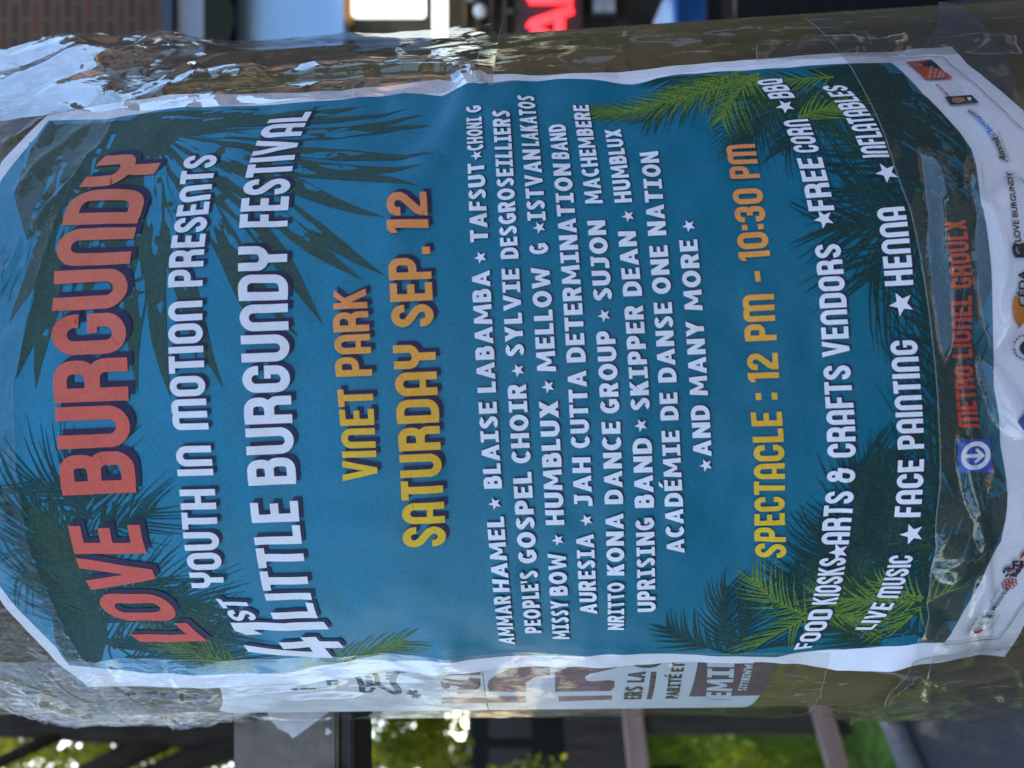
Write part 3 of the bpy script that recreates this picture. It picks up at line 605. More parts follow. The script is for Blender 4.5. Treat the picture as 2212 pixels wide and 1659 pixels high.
for (tx, ty, bd, w) in tips[:15]:
    a = np.array(hit(330, 285)); c = np.array(hit(tx, ty)); d = c - a
    for k in range(6):
        t0 = rng.uniform(.10, .65); t1 = t0 + rng.uniform(.08, .2); off = rng.uniform(-.0012, .0012); b = (a + c) / 2 + np.array((-d[1], d[0])) * bd
        q = lambda t: ((1 - t) ** 2 * a + 2 * t * (1 - t) * b + t * t * c) + np.array((-d[1], d[0])) / np.hypot(*d) * off
        sp = [tuple(q(t)) for t in np.linspace(t0, t1, 6)]
        if all(inside(p) for p in sp): veins += ribbon(sp[:4], .0006, False, .0021) + ribbon(sp[3:], .0021, False, .0005)
for k in range(16):                                                   # slits near the root of the leaf, as printed
    x0 = 350 + k * 22 + rng.uniform(-4, 4); y0 = rng.uniform(238, 262); sp = px((x0, y0), (x0 + 20, y0 - 2), (x0 + 45, y0 - 3))
    if all(inside(p) for p in sp): veins += ribbon(sp, .0012, False, .0005)
for k in range(24):
    y0 = 290 + k * 15; x0 = rng.uniform(50, 260) - k * 3.5; sp = px((x0, y0), (x0 - 12, y0 + 26), (x0 - 18, y0 + 58))
    if all(inside(p) for p in sp): veins += ribbon(sp, .0018, False, .0006)
for k in range(26):
    x0 = rng.uniform(170, 300); y0 = rng.uniform(440, 700); sp = px((x0, y0), (x0 - 2, y0 + 14), (x0 - 3, y0 + 28)); veins += ribbon(sp, .0010, False, .0018)
I = Ink(); add_polys(I, veins, .004, None); I.build('leaf_veins', teal_m, poster, .001065)
LAY[0] = .001075
# palms, upper left of the poster
ul = clipblob((150, 1215), (185, 1190), (200, 1300), (235, 1370), (215, 1440), (150, 1430), (120, 1390), (110, 1290))
for a, b, bd, L in [((180, 1160), (20, 1110), .1, .022), ((190, 1170), (60, 1180), .1, .022), ((190, 1180), (40, 1240), -.1, .022), ((210, 1330), (120, 1200), .1, .02), ((225, 1370), (160, 1300), .1, .02), ((300, 1060), (150, 1030), .2, .012), ((200, 1120), (70, 1040), -.2, .018), ((190, 1130), (175, 1005), .1, .016), ((190, 1150), (330, 1100), -.1, .012), ((230, 1330), (420, 1300), .12, .020), ((215, 1350), (330, 1250), .1, .020), ((230, 1390), (480, 1360), .10, .018),
                    ((230, 1380), (90, 1250), .1, .026), ((250, 1400), (150, 1240), .1, .026), ((270, 1420), (520, 1430), .06, .016), ((235, 1380), (300, 1430), 0, .02)]:
    ul += frond(a, b, bd, L, 30, .0011)
for p in [((215, 1190), (235, 1115)), ((235, 1200), (245, 1105)), ((220, 1280), (225, 1090)), ((250, 1280), (246, 1085))]: ul += ribbon(px(*p), .0013)
plant('p', [('palm_print', pdark, ul)], 'dark palm trees printed at the left of the title')
mid = []
for a, b, bd, L in [((170, 1230), (75, 1140), .12, .018), ((175, 1240), (110, 1120), -.12, .018), ((205, 1350), (150, 1250), .1, .022), ((480, 1435), (420, 1330), .15, .018)]: mid += frond(a, b, bd, L, 24, .0010)
plant('p', [('palm_print', pmid, mid)], 'mid green palm fronds printed at the left of the title')
lt = frond((560, 1450), (330, 1375), .08, .014, 34, .0011) + frond((640, 1440), (868, 1388), -.15, .011, 26, .0012, 70) + frond((540, 1440), (430, 1400), .1, .012, 24, .001)
plant('p', [('palm_print', plight, lt)], 'yellow green palm frond printed below the number 41')
# palms along the lower part
low = clipblob((1740, 152), (1800, 145), (1925, 133), (2000, 216), (2071, 290), (2108, 380), (2125, 480), (2140, 620), (2110, 700), (2085, 640), (2070, 520), (2020, 430), (1960, 390), (1905, 340), (1880, 280), (1830, 215), (1790, 190))
low += clipblob((2172, 1060), (2168, 1120), (2125, 1235), (2080, 1310), (2034, 1378), (1990, 1382), (1990, 1280), (2010, 1180), (2060, 1110), (2110, 1090))
low += clipblob((2030, 620), (2040, 760), (2045, 900), (2050, 1050), (2075, 1050), (2070, 900), (2062, 760), (2050, 640))
for a, b, bd, L in [((2070, 440), (1790, 490), .12, .02), ((2060, 450), (1850, 330), -.1, .022), ((2060, 460), (1880, 600), -.2, .026), ((2050, 470), (1840, 410), .08, .022), ((2080, 430), (1960, 260), .1, .024), ((2050, 760), (2000, 620), .1, .022), ((2055, 900), (2040, 700), .06, .026), ((2060, 1050), (2050, 850), .05, .028),
                    ((2150, 880), (2075, 640), .05, .022), ((2165, 1040), (2090, 860), .05, .022), ((2160, 1140), (1990, 1010), .12, .026), ((2150, 1160), (1950, 1090), .1, .026), ((2120, 1220), (1900, 1130), .1, .028), ((2060, 1300), (1850, 1150), .1, .028), ((1990, 1370), (1790, 1230), .08, .026), ((1900, 1395), (1720, 1290), .05, .020), ((1870, 1300), (1770, 1155), .1, .018),
                    ((1900, 1200), (1850, 1010), .16, .018), ((1905, 1190), (1900, 1000), .12, .014), ((1575, 1400), (1568, 1278), .12, .012), ((1580, 1400), (1620, 1300), -.14, .012), ((1590, 1412), (1445, 1358), .12, .012), ((1590, 1412), (1700, 1395), .1, .018), ((1760, 1250), (1680, 1255), .1, .012), ((2150, 1170), (2100, 1060), 0, .02)]:
    low += frond(a, b, bd, L, 32, .0012)
for a, b, bd, L in [((1620, 160), (1420, 165), .0, .012), ((1700, 170), (1620, 300), .1, .014), ((1760, 190), (1700, 320), .1, .014)]: low += frond(a, b, bd, L, 26, .001)
plant('p', [('palm_print', pdark, low)], 'dark palm trees printed along the lower edge')
for side, fr in (('right', [((1640, 170), (1400, 250), -0.12, 0.012), ((1690, 190), (1590, 300), -0.15, 0.015), ((1810, 230), (1600, 200), 0.1, 0.013), ((2090, 330), (1900, 180), 0.1, 0.018), ((2110, 470), (1960, 500), 0.1, 0.016), ((1760, 175), (1640, 190), 0.1, 0.014), ((1830, 190), (1740, 260), 0.1, 0.016), ((1900, 330), (1780, 260), 0.1, 0.012)]), ('left', [((2160, 1060), (2060, 930), 0.1, 0.016), ((2130, 1210), (2010, 1180), 0.1, 0.016), ((1960, 1330), (1830, 1280), 0.1, 0.016), ((1880, 1380), (1800, 1250), 0.1, 0.018), ((1900, 1390), (1830, 1330), 0.1, 0.018), ((2050, 1300), (1930, 1340), 0.06, 0.016)])):
    mid = []
    for a, b, bd, L in fr: mid += frond(a, b, bd, L, 28, .001)
    plant('p', [('palm_print', pmid, mid)], 'mid green palm fronds printed along the lower edge, ' + side + ' half')
for half in (0, 1):
    slits = []
    for k in range(40):
        cx, cy, dx, dy = [(1960, 240, 60, 40), (2060, 360, 30, 22), (2040, 310, 40, 40), (2085, 1000, 14, 30), (2060, 1230, 20, -50), (1900, 1350, 30, -30)][k % 3 + 3 * half]
        x0 = cx + rng.uniform(-60, 60); y0 = cy + rng.uniform(-80, 80); f = rng.uniform(.4, .9); sp = px((x0, y0), (x0 + dx * f * .5, y0 + dy * f * .5 - 2), (x0 + dx * f, y0 + dy * f))
        if all(inside(p) for p in sp): slits += ribbon(sp, .0009, False, .0003)
    I = Ink(); add_polys(I, slits, .004, None); LAY[0] += .000006; I.build('palm_gaps', teal_m, poster, LAY[0])
lt = []
for a, b, bd, L in [((1750, 1330), (1628, 1256), .14, .012), ((1750, 1330), (1606, 1412), -.05, .013), ((1990, 1295), (1775, 1292), .06, .013), ((1990, 1305), (1908, 1384), .0, .013), ((1995, 1290), (1905, 1262), .1, .010), ((2000, 1300), (2090, 1255), .1, .014), ((1760, 1325), (1880, 1350), .1, .010)]:
    lt += frond(a, b, bd, L, 34, .0011, 50)
plant('p', [('palm_print', plight, lt)], 'bright green palm fronds printed in the lower left corner'); lt = []
for a, b, bd, L in [((1640, 158), (1272, 240), .10, .011), ((1600, 152), (1440, 200), .08, .010), ((1640, 158), (1560, 250), -.1, .012), ((1720, 262), (1830, 235), .2, .010), ((1800, 170), (1630, 172), .05, .010)]:
    lt += frond(a, b, bd, L, 34, .0011, 50)
plant('p', [('palm_print', plight, lt)], 'bright green palm fronds printed in the lower right corner')

# ---- lettering
navy = ink('navy_shadow_ink', [(0, (.030, .024, .070)), (1, (.030, .024, .070))], 0, .6, .25, .08)
white_i = ink('white_letter', [(0, (.82, .85, .90)), (1, (.82, .85, .90))], 0, .6, .3, .04)
coral = ink('coral_letter', [(0, (.70, .105, .075)), (.5, (.72, .14, .095)), (1, (.66, .21, .12))], 0, .6, .25, .07)
amber = ink('amber_letter', [(0, (.80, .54, .035)), (.45, (.82, .42, .05)), (1, (.82, .27, .10))], 0, .6, .25, .07)
red_i = ink('red_letter', [(0, (.55, .045, .022)), (1, (.62, .12, .045))], 0, .6, .25, .08)
def lettering(name, I, m, label, sh=(.0006, -.0006), shadow=True):
    o = I.build(name, m, poster, .00140); o['label'] = label
    if shadow:
        s = I.build('letter_shadow', navy, poster, .00130, ds=sh[0], dh=sh[1]); s['label'] = 'dark shadow printed behind: ' + label[:40]
LT = Line([(438, 1373), (345, 1253), (313, 1160), (293, 1051), (275, 843), (277, 703), (287, 533), (302, 438), (352, 348)], [(293, 1380), (232, 1306), (170, 1228), (155, 1180), (138, 1060), (119, 850), (119, 703), (133, 500), (150, 433), (213, 357)], 4)
ul_ = (-.09, .078)
I = set_words(LT, [('LOVE', 1384, 1132), ('BURGUNDY', 1066, 335)], 'A', ul_, .06); lettering('title_lettering', I, coral, 'coral title reading LOVE BURGUNDY', (.0017, -.0017))
L2 = Line([(488, 1253), (465, 1086), (457, 986), (450, 786), (445, 450), (457, 410), (472, 347)], [(417, 1253), (387, 1086), (380, 986), (373, 786), (370, 520), (382, 407), (402, 347)])
I = set_words(L2, [('YOUTH', 1265, 1056), ('IN', 1027, 963), ('MOTION', 928, 652), ('PRESENTS', 621, 337)], 'A'); lettering('presenter_lettering', I, white_i, 'white line reading YOUTH IN MOTION PRESENTS', (.0008, -.0009))
L3 = Line([(687, 1319), (675, 1289), (667, 1259), (651, 1165), (643, 1060), (632, 886), (623, 686), (620, 473), (635, 350), (650, 307), (667, 253)], [(590, 1326), (567, 1240), (552, 1203), (546, 1123), (538, 1020), (527, 886), (521, 640), (518, 473), (540, 347), (578, 267)], 4)
I = set_words(L3, [('LITTLE', 1329, 1083), ('BURGUNDY', 1046, 533), ('FESTIVAL', 492, 246)], 'A')
L3b = Line([(732, 1379), (710, 1349)], [(532, 1393), (503, 1346)]); set_words(L3b, [('41', 1420, 1338)], 'A', ink_=I)
L3c = Line([(553, 1323), (539, 1301)], [(494, 1323), (478, 1303)]); set_words(L3c, [('ST', 1335, 1289)], 'A', ink_=I)
lettering('festival_lettering', I, white_i, 'white line reading 41ST LITTLE BURGUNDY FESTIVAL', (.0011, -.0012))
L4 = Line([(818, 1016), (814, 970), (809, 863), (805, 800), (792, 640)], [(743, 1030), (740, 970), (733, 850), (726, 800), (721, 640)]); hu = (-.05, .06)
I = set_words(L4, [('VINET', 1035, 840), ('PARK', 813, 625)], 'A', (L4.sat(1035), L4.sat(625)))
L5 = Line([(964, 1139), (955, 1046), (949, 920), (946, 820), (942, 760), (939, 686), (934, 636), (930, 573), (924, 483), (925, 433)], [(872, 1156), (865, 1046), (862, 920), (855, 806), (852, 770), (845, 680), (842, 636), (840, 570), (838, 457)])
set_words(L5, [('SATURDAY', 1177, 745), ('SEP.', 707, 537), ('12', 508, 422)], 'A', (L5.sat(1177), L5.sat(440)), ink_=I)
lettering('date_lettering', I, amber, 'yellow to orange lines reading VINET PARK, SATURDAY SEP. 12', (.0011, -.0011))
def stars(I, L, r):
    for p in L: add_polys(I, [star_poly(hit(*p), r, -6)], .002, None)
ROWS = [
 ([('AMMAR', 1388, 1284), ('HAMEL', 1275, 1116), ('BLAISE', 1056, 868), ('LABAMBA', 848, 585), ('TAFSUT', 523, 357), ('CHONI', 329, 258), ('G', 248, 235)],
  [(1114, 1386), (1100, 1293), (1089, 1126), (1084, 1046), (1074, 876), (1071, 840), (1060, 596), (1054, 513), (1045, 363), (1042, 317), (1042, 243)], [(1080, 1386), (1062, 1266), (1052, 1133), (1045, 1046), (1035, 873), (1034, 840), (1020, 600), (1015, 513), (1009, 367), (1009, 317), (1009, 243)], [(1069, 1088), (1038, 556), (1030, 340)]),
 ([("PEOPLE'S", 1364, 1232), ('GOSPEL', 1216, 1020), ('CHOIR', 1001, 830), ('SYLVIE', 770, 581), ('DESGROSEILLIERS', 560, 246)],
  [(1169, 1356), (1162, 1239), (1159, 1206), (1149, 1030), (1145, 986), (1135, 840), (1132, 753), (1122, 590), (1120, 540), (1109, 393), (1102, 253)], [(1135, 1356), (1122, 1239), (1119, 1206), (1109, 1030), (1105, 986), (1099, 840), (1093, 753), (1084, 590), (1080, 540), (1072, 393), (1065, 253)], [(1119, 800)]),
 ([('MISSY', 1378, 1294), ('BOW', 1283, 1194), ('HUMBLUX', 1133, 866), ('MELLOW', 803, 578), ('G', 550, 527), ('ISTVAN', 478, 325), ('LAKATOS', 317, 210)],
  [(1229, 1369), (1226, 1303), (1224, 1206), (1219, 1123), (1205, 880), (1200, 793), (1187, 603), (1184, 537), (1180, 473), (1169, 337), (1164, 310), (1154, 217)], [(1193, 1369), (1184, 1206), (1179, 1123), (1165, 880), (1159, 793), (1147, 603), (1144, 537), (1140, 470), (1130, 337), (1118, 220)], [(1205, 1165), (1184, 835), (1165, 493)]),
 ([('AURESIA', 1323, 1153), ('JAH', 1093, 988), ('CUTTA', 968, 801), ('DETERMINATION', 783, 353), ('BAND', 343, 268)],
  [(1288, 1319), (1286, 1156), (1280, 1086), (1275, 1000), (1273, 960), (1265, 813), (1262, 770), (1254, 626), (1249, 507), (1237, 393), (1234, 363), (1229, 337), (1220, 277)], [(1252, 1319), (1247, 1163), (1237, 1000), (1232, 960), (1226, 810), (1222, 770), (1214, 633), (1210, 533), (1200, 393), (1192, 337), (1184, 273)], [(1267, 1124)]),
 ([('NRITTO', 1358, 1256), ('KONA', 1241, 1108), ('DANCE', 1088, 911), ('GROUP', 893, 716), ('SUJON', 650, 477), ('MACHEMBERE', 440, 227)],
  [(1344, 1352), (1352, 1240), (1350, 1123), (1345, 1076), (1334, 883), (1324, 723), (1318, 640), (1310, 483), (1305, 430), (1294, 350), (1269, 230)], [(1310, 1349), (1314, 1233), (1311, 1123), (1307, 1076), (1294, 883), (1285, 723), (1278, 640), (1271, 483), (1267, 430), (1257, 350), (1235, 230)], [(1305, 682)]),
 ([('UPRISING', 1319, 1118), ('BAND', 1096, 946), ('SKIPPER', 886, 660), ('DEAN', 640, 500), ('HUMBLUX', 437, 275)],
  [(1413, 1313), (1419, 1133), (1414, 1086), (1404, 956), (1399, 876), (1387, 666), (1383, 630), (1375, 507), (1372, 427), (1339, 283)], [(1375, 1313), (1377, 1136), (1374, 1086), (1364, 956), (1359, 876), (1347, 666), (1343, 630), (1337, 507), (1332, 427), (1305, 283)], [(1384, 918), (1357, 467)]),
 ([('ACAD\u00c9MIE', 1195, 930), ('DE', 908, 848), ('DANSE', 826, 653), ('ONE', 635, 530), ('NATION', 508, 327)],
  [(1479, 1190), (1467, 943), (1465, 896), (1464, 860), (1462, 816), (1452, 663), (1447, 620), (1443, 540), (1440, 500), (1422, 333)], [(1440, 1190), (1430, 943), (1426, 896), (1423, 816), (1412, 663), (1407, 620), (1402, 500), (1382, 333)], []),
 ([('AND', 986, 876), ('MANY', 855, 693), ('MORE', 670, 518)],
  [(1537, 980), (1533, 886), (1529, 846), (1523, 703), (1518, 663), (1514, 606), (1507, 527)], [(1498, 980), (1492, 886), (1491, 846), (1483, 703), (1478, 663), (1468, 527)], [(1525, 1005), (1488, 488)])]
for words, b, c, st in ROWS:
    I = set_words(Line(b, c), words, 'B', None, .11); stars(I, st, .0019)
    lettering('lineup_lettering', I, white_i, 'white line of performers starting ' + words[0][0], (.0003, -.0004))
L = Line([(1700, 1126), (1699, 1016), (1696, 1193), (1685, 906), (1680, 793), (1677, 726), (1673, 653), (1663, 543), (1650, 420), (1645, 373), (1628, 320)], [(1629, 1196), (1636, 1126), (1631, 1016), (1619, 906), (1614, 820), (1612, 726), (1606, 653), (1598, 560), (1584, 420), (1578, 373), (1566, 320)])
I = set_words(L, [('SPECTACLE', 1206, 890), (':', 864, 849), ('12', 825, 763), ('PM', 736, 636), ('-', 609, 585), ('10:30', 561, 407), ('PM', 385, 313)], 'A', (L.sat(1206), L.sat(300)))
lettering('hours_lettering', I, amber, 'yellow to orange line reading SPECTACLE : 12 PM - 10:30 PM', shadow=False)
L = Line([(1771, 1389), (1786, 1319), (1798, 1296), (1833, 1213), (1845, 1169), (1853, 1073), (1851, 1023), (1846, 976), (1828, 800), (1827, 753), (1826, 680), (1811, 533), (1801, 447), (1785, 347), (1773, 320), (1741, 263), (1705, 210), (1693, 177)],
         [(1726, 1396), (1736, 1319), (1743, 1299), (1775, 1216), (1788, 1173), (1793, 1073), (1786, 976), (1771, 803), (1770, 753), (1755, 540), (1743, 447), (1730, 347), (1718, 323), (1688, 267), (1651, 210), (1636, 177)], 4)
I = set_words(L, [('FOOD', 1401, 1316), ('KIOSKS', 1306, 1208), ('ARTS', 1179, 1060), ('&', 1040, 1008), ('CRAFTS', 985, 790), ('VENDORS', 771, 530), ('FREE', 457, 342), ('CORN', 330, 262), ('BBQ', 216, 173)], 'A'); stars(I, [(1814, 1195), (1778, 475), (1695, 233)], .0029)
lettering('attractions_lettering', I, white_i, 'white line from FOOD KIOSKS to BBQ', (.0005, -.0006))
L = Line([(1901, 1353), (1918, 1303), (1925, 1286), (1980, 1206), (1998, 1109), (1998, 1000), (1995, 963), (1973, 746), (1966, 610), (1948, 457), (1926, 337), (1898, 283), (1876, 253), (1826, 195)], [(1856, 1356), (1871, 1306), (1921, 1206), (1941, 1113), (1940, 1000), (1936, 963), (1915, 750), (1906, 610), (1889, 460), (1873, 340), (1845, 293), (1813, 257), (1778, 197)], 4)
I = set_words(L, [('LIVE', 1358, 1301), ('MUSIC', 1291, 1201), ('FACE', 1118, 991), ('PAINTING', 968, 736), ('HENNA', 618, 452), ('INFLATABLES', 342, 190)], 'A'); stars(I, [(1971, 1154), (1946, 657), (1914, 375)], .0034)
lettering('attractions_lettering', I, white_i, 'white line from LIVE MUSIC to INFLATABLES', (.0005, -.0006))
L = Line([(2113, 913), (2103, 800), (2096, 646), (2093, 616), (2079, 483)], [(2068, 913), (2060, 800), (2051, 646), (2048, 616), (2035, 483)])
I = set_words(L, [('METRO', 923, 790), ('LIONEL', 773, 641), ('GROULX', 625, 480)], 'A', (L.sat(923), L.sat(480))); lettering('metro_lettering', I, red_i, 'red line reading METRO LIONEL GROULX', (.0005, -.0005))
# metro roundel
mc = ink('metro_blue', [(0, (.02, .07, .42)), (1, (.02, .07, .42))], 0, .5, .3, .06)
I = Ink(); add_polys(I, [px((2066, 950), (2067, 1021), (2144, 1020), (2136, 946))], .003, .003); I.build('metro_panel', mc, poster, .00140)['label'] = 'blue square with a white ring and downward arrow'
I = Ink(); c0 = np.array(hit(2106, 984)); rs = abs(hit(2106, 952)[0] - c0[0]); rh = abs(hit(2137, 984)[1] - c0[1]); r_ = (rs + rh) / 2 * .84
add_polys(I, ribbon([(c0[0] + r_ * math.cos(a), c0[1] + r_ * math.sin(a)) for a in np.linspace(0, 2 * math.pi, 29)[:-1]], .0013, True), .003, None)
t_ = .0011; add_polys(I, [rect(c0[0] - t_ / 2, c0[1] - r_ * .5, c0[0] + t_ / 2, c0[1] + r_), [(c0[0] - r_ * .64, c0[1] - r_ * .10), (c0[0] - r_ * .47, c0[1] + r_ * .07), (c0[0], c0[1] - r_ * .42), (c0[0] + r_ * .47, c0[1] + r_ * .07), (c0[0] + r_ * .64, c0[1] - r_ * .10), (c0[0], c0[1] - r_ * .78)]], .003, None)
I.build('metro_arrow', white_i, poster, .00146)
# ---- sponsors' strip
def flat(name, cols, rough=.55): return ink(name, [(0, cols), (1, cols)], 0, rough, .3, .06)
blackp = flat('black_print', (.02, .02, .024)); orangep = flat('orange_print', (.62, .07, .02)); bluep = flat('blue_print', (.02, .22, .70)); redp = flat('red_print', (.45, .02, .03)); greyp = flat('grey_print', (.30, .30, .31)); skinp = flat('portrait_tone', (.42, .20, .13)); goldp = flat('gold_print', (.45, .33, .02)); tealp = flat('teal_figure_print', (.02, .10, .14)); ochre = flat('orange_logo_print', (.62, .20, .02)); navyp = flat('blue_outline_print', (.03, .08, .30))
def r1(x, y): return (1920.2 + x * .2646, 54.9 + y * .2646)
def r2(x, y): return (1920.2 + x * .2646, 438.9 + y * .2646)
def r3(x, y): return (1975 + x * .2149, 822.9 + y * .2149)
def r4(x, y): return (1975 + x * .2149, 1124.7 + y * .2149)
def pblob(I, f, pts): add_polys(I, [[hit(*f(*p)) for p in pts]], .002, .003)
I = Ink(); pblob(I, r1, [(133, 300), (293, 463), (512, 448), (340, 285)]); I.build('sponsor_card', orangep, poster, .00140)['label'] = 'small orange sponsor card in the lower corner'
I = Ink(); pblob(I, r1, [(195, 318), (215, 348), (300, 345), (430, 370), (385, 320), (335, 285), (290, 305)]); pblob(I, r1, [(440, 610), (492, 672), (722, 652), (660, 592)]); I.build('portrait_photo', blackp, poster, .00146)
I = Ink(); pblob(I, r1, [(182, 322), (190, 345), (250, 352), (275, 340), (268, 325), (215, 318)]); pblob(I, r1, [(495, 625), (510, 655), (560, 658), (605, 640), (600, 618), (540, 612)]); I.build('portrait_face', skinp, poster, .00152)
I = Ink()
for k, (xa, xb) in enumerate([((325, 455), (365, 340)), ((365, 452), (400, 360)), ((400, 450), (440, 385)), ((432, 448), (462, 400))]): micro(I, ['CELEBRONS', 'LA VILLE', 'ENSEMBLE', 'TOUS'][k], r1(*xa), r1(xb[0] - 10, xb[1]), r1(xa[0] - 20, xa[1]), 'F')
pblob(I, r1, [(620, 615), (640, 640), (660, 625), (650, 610)]); I.build('card_lettering', white_i, poster, .00152)
I = Ink(); micro(I, 'MARC MILLER', r1(490, 605), r1(388, 505), r1(462, 607)); I.build('sponsor_name', redp, poster, .00140)
I = Ink()
for k in range(6):
    x0 = 505 + 17 * k; micro(I, 'deputy for the ward of', r1(x0 + 5, 600 - 20 * (k > 2)), r1(x0 - 88 + 10 * k, 500 - 2 * k), r1(x0 - 6, 600 - 20 * (k > 2)), 'F')
micro(I, 'Visual Communication', r1(985, 1128), r1(880, 880), r1(960, 1130), 'F'); I.build('small_print', greyp, poster, .00140)
I = Ink(); micro(I, 'Atomik', r1(955, 1132), r1(868, 925), r1(890, 1118), 'F', .035); micro(I, '.com', r1(735, 772), r1(655, 705), r1(690, 790), 'F', .02)
I.build('sponsor_lettering', blackp, poster, .00140)['label'] = 'black part of a slanted web address on the lower border'; I = Ink()
micro(I, 'LOVE', r2(1058, 325), r2(1040, 150), r2(1008, 328), 'F', .03); micro(I, 'BURGUNDY', r2(1036, 125), r1(990, 1205), r2(990, 128), 'F', .03); micro(I, 'C\u00c9DA', r2(1112, 850), r2(1098, 555), r2(1052, 848), 'F', .03)
I.build('sponsor_lettering', blackp, poster, .00140)['label'] = 'black sponsor names LOVE BURGUNDY and CÉDA on the lower border'; I = Ink()
for k, ch in enumerate('GARDE-MANGER'):
    al = math.radians(75 - 16.5 * k); nx_, ny_ = -math.cos(al), math.sin(al); tx, ty = -math.sin(al), -math.cos(al)
    q = (2219 + nx_ * 24, 750 + ny_ * 24)
    micro(I, ch, (q[0] - tx * 2.4, q[1] - ty * 2.4), (q[0] + tx * 2.4, q[1] + ty * 2.4), (q[0] - tx * 2.4 + nx_ * 6, q[1] - ty * 2.4 + ny_ * 6), 'A')
add_polys(I, ribbon([hit(2222 - 12 * math.cos(t), 752 - 12 * math.sin(t)) for t in np.linspace(-1.2, 1.2, 9)], .0012), .002, None)
I.build('sponsor_lettering', blackp, poster, .00140)['label'] = 'round sponsor seal reading GARDE-MANGER'; I = Ink()
micro(I, 'Montr\u00e9al', r4(800, 885), r4(950, 665), r4(745, 885), 'F', .015); micro(I, 'Le Sud-Ouest', r4(765, 810), r4(850, 670), r4(745, 800), 'F')
I.build('sponsor_lettering', blackp, poster, .00140)['label'] = 'black city name beside the red emblem'; I = Ink()
micro(I, 'YOUTH IN MOTION', r4(520, 1105), r4(625, 950), r4(490, 1105), 'F', .02); micro(I, 'of Little Burgundy', r4(480, 1110), r4(575, 950), r4(462, 1110), 'F'); micro(I, 'La jeunesse en action', r4(738, 1092), r4(850, 930), r4(722, 1090), 'F', .01)
I.build('sponsor_lettering', blackp, poster, .00140)['label'] = 'black small lettering round the leaping figures'; I = Ink()
for f, ln in [(r2, [(1000, 395), (1020, 440), (1075, 440), (1085, 400), (1075, 350), (1040, 360), (1010, 350), (1000, 375), (1000, 395)]), (r2, [(1030, 390), (1062, 390), (1062, 430)])]:
    add_polys(I, ribbon([hit(*f(*p)) for p in ln], .0010), .002, None)
I.build('sponsor_lettering', blackp, poster, .00140)['label'] = 'outlined heart logo on the lower border'; I = Ink()
for ln in [[(905, 550), (940, 520)], [(1030, 395), (985, 400), (985, 470), (935, 470)], [(890, 515), (890, 490), (910, 465), (950, 460)], [(1085, 400), (1060, 400), (1060, 420), (1085, 420)], [(1085, 440), (1050, 440), (1050, 460), (1085, 460)], [(1055, 480), (1020, 480), (1020, 500), (1055, 500)], [(1030, 520), (985, 520), (985, 540), (1020, 545)], [(965, 520), (955, 550)], [(985, 430), (1035, 440)]]:
    add_polys(I, ribbon([hit(*r4(*p)) for p in ln], .0007), .002, None)
I.build('sponsor_lettering', blackp, poster, .00140)['label'] = 'black line drawing of a gateway on the lower border'
I = Ink(); micro(I, 'Designs', r1(865, 925), r1(735, 772), r1(798, 912), 'F', .02); I.build('sponsor_lettering', bluep, poster, .00140)['label'] = 'blue part of a sponsor name'
I = Ink(); add_polys(I, ribbon([hit(*r4(*p)) for p in [(1000, 1170), (1103, 1010)]], .0004), .004, None)
I = Ink(); c = np.array(hit(*r4(945, 622)))
for k in range(8): add_polys(I, ribbon([(c[0] + .0015 * math.cos(k * .785) + .0006 * math.cos(t), c[1] + .0015 * math.sin(k * .785) + .0006 * math.sin(t)) for t in np.linspace(0, 6.28, 9)[:-1]], .00032, True), .003, None)
for k in range(4): add_polys(I, ribbon([(c[0], c[1]), (c[0] + .0013 * math.cos(k * 1.57 + .4), c[1] + .0013 * math.sin(k * 1.57 + .4))], .0004), .003, None)
pblob(I, r4, [(910, 490), (930, 510), (965, 495), (970, 475), (945, 465), (920, 475)])
pblob(I, r4, [(1015, 545), (1103, 430), (1103, 400), (1010, 530)]); pblob(I, r4, [(1045, 360), (1060, 365), (1090, 340), (1103, 345), (1103, 280), (1085, 300), (1065, 320)])
pblob(I, r4, [(555, 1100), (590, 1108), (640, 1112), (665, 1090), (700, 1082), (660, 1072), (610, 1085), (570, 1075), (590, 1092)])
I.build('sponsor_emblem', redp, poster, .00140)['label'] = 'red city emblem and red leaping figure'
I = Ink(); pblob(I, r4, [(620, 1040), (650, 1028), (700, 1030), (750, 1012), (755, 1005), (700, 1008), (660, 1015), (635, 1005), (640, 1020)]); I.build('leaping_figure', goldp, poster, .00140)
I = Ink(); pblob(I, r4, [(650, 975), (690, 965), (740, 965), (800, 960), (760, 948), (810, 935), (740, 932), (680, 935), (655, 945), (675, 955)]); I.build('leaping_figure', tealp, poster, .00140)
I = Ink(); add_polys(I, ribbon([hit(*r2(*p)) for p in [(1030, 760), (1040, 840), (1075, 910), (1125, 950)]], .001, False, .006), .002, None); I.build('sponsor_swoosh', ochre, poster, .00140)
I = Ink(); add_polys(I, ribbon([hit(*r3(*p)) for p in [(1130, 330), (1065, 410), (1130, 480), (1190, 410)]], .0018, True), .002, None); I.build('sponsor_outline', navyp, poster, .00140)
I = Ink(); ln = px(*[r1(-60, 262), r1(440, 262), r1(600, 415), r1(800, 600), r1(1000, 785), r1(1100, 870)]); add_polys(I, ribbon(ln, .00035), .004, None); I.build('trim_line', greyp, poster, .00140); I = Ink()
ln = px(*[r4(270, 1187), r4(840, 1170), r4(1000, 960), r4(1103, 800)]); add_polys(I, ribbon(ln, .00035), .004, None); I.build('trim_line', greyp, poster, .00140)

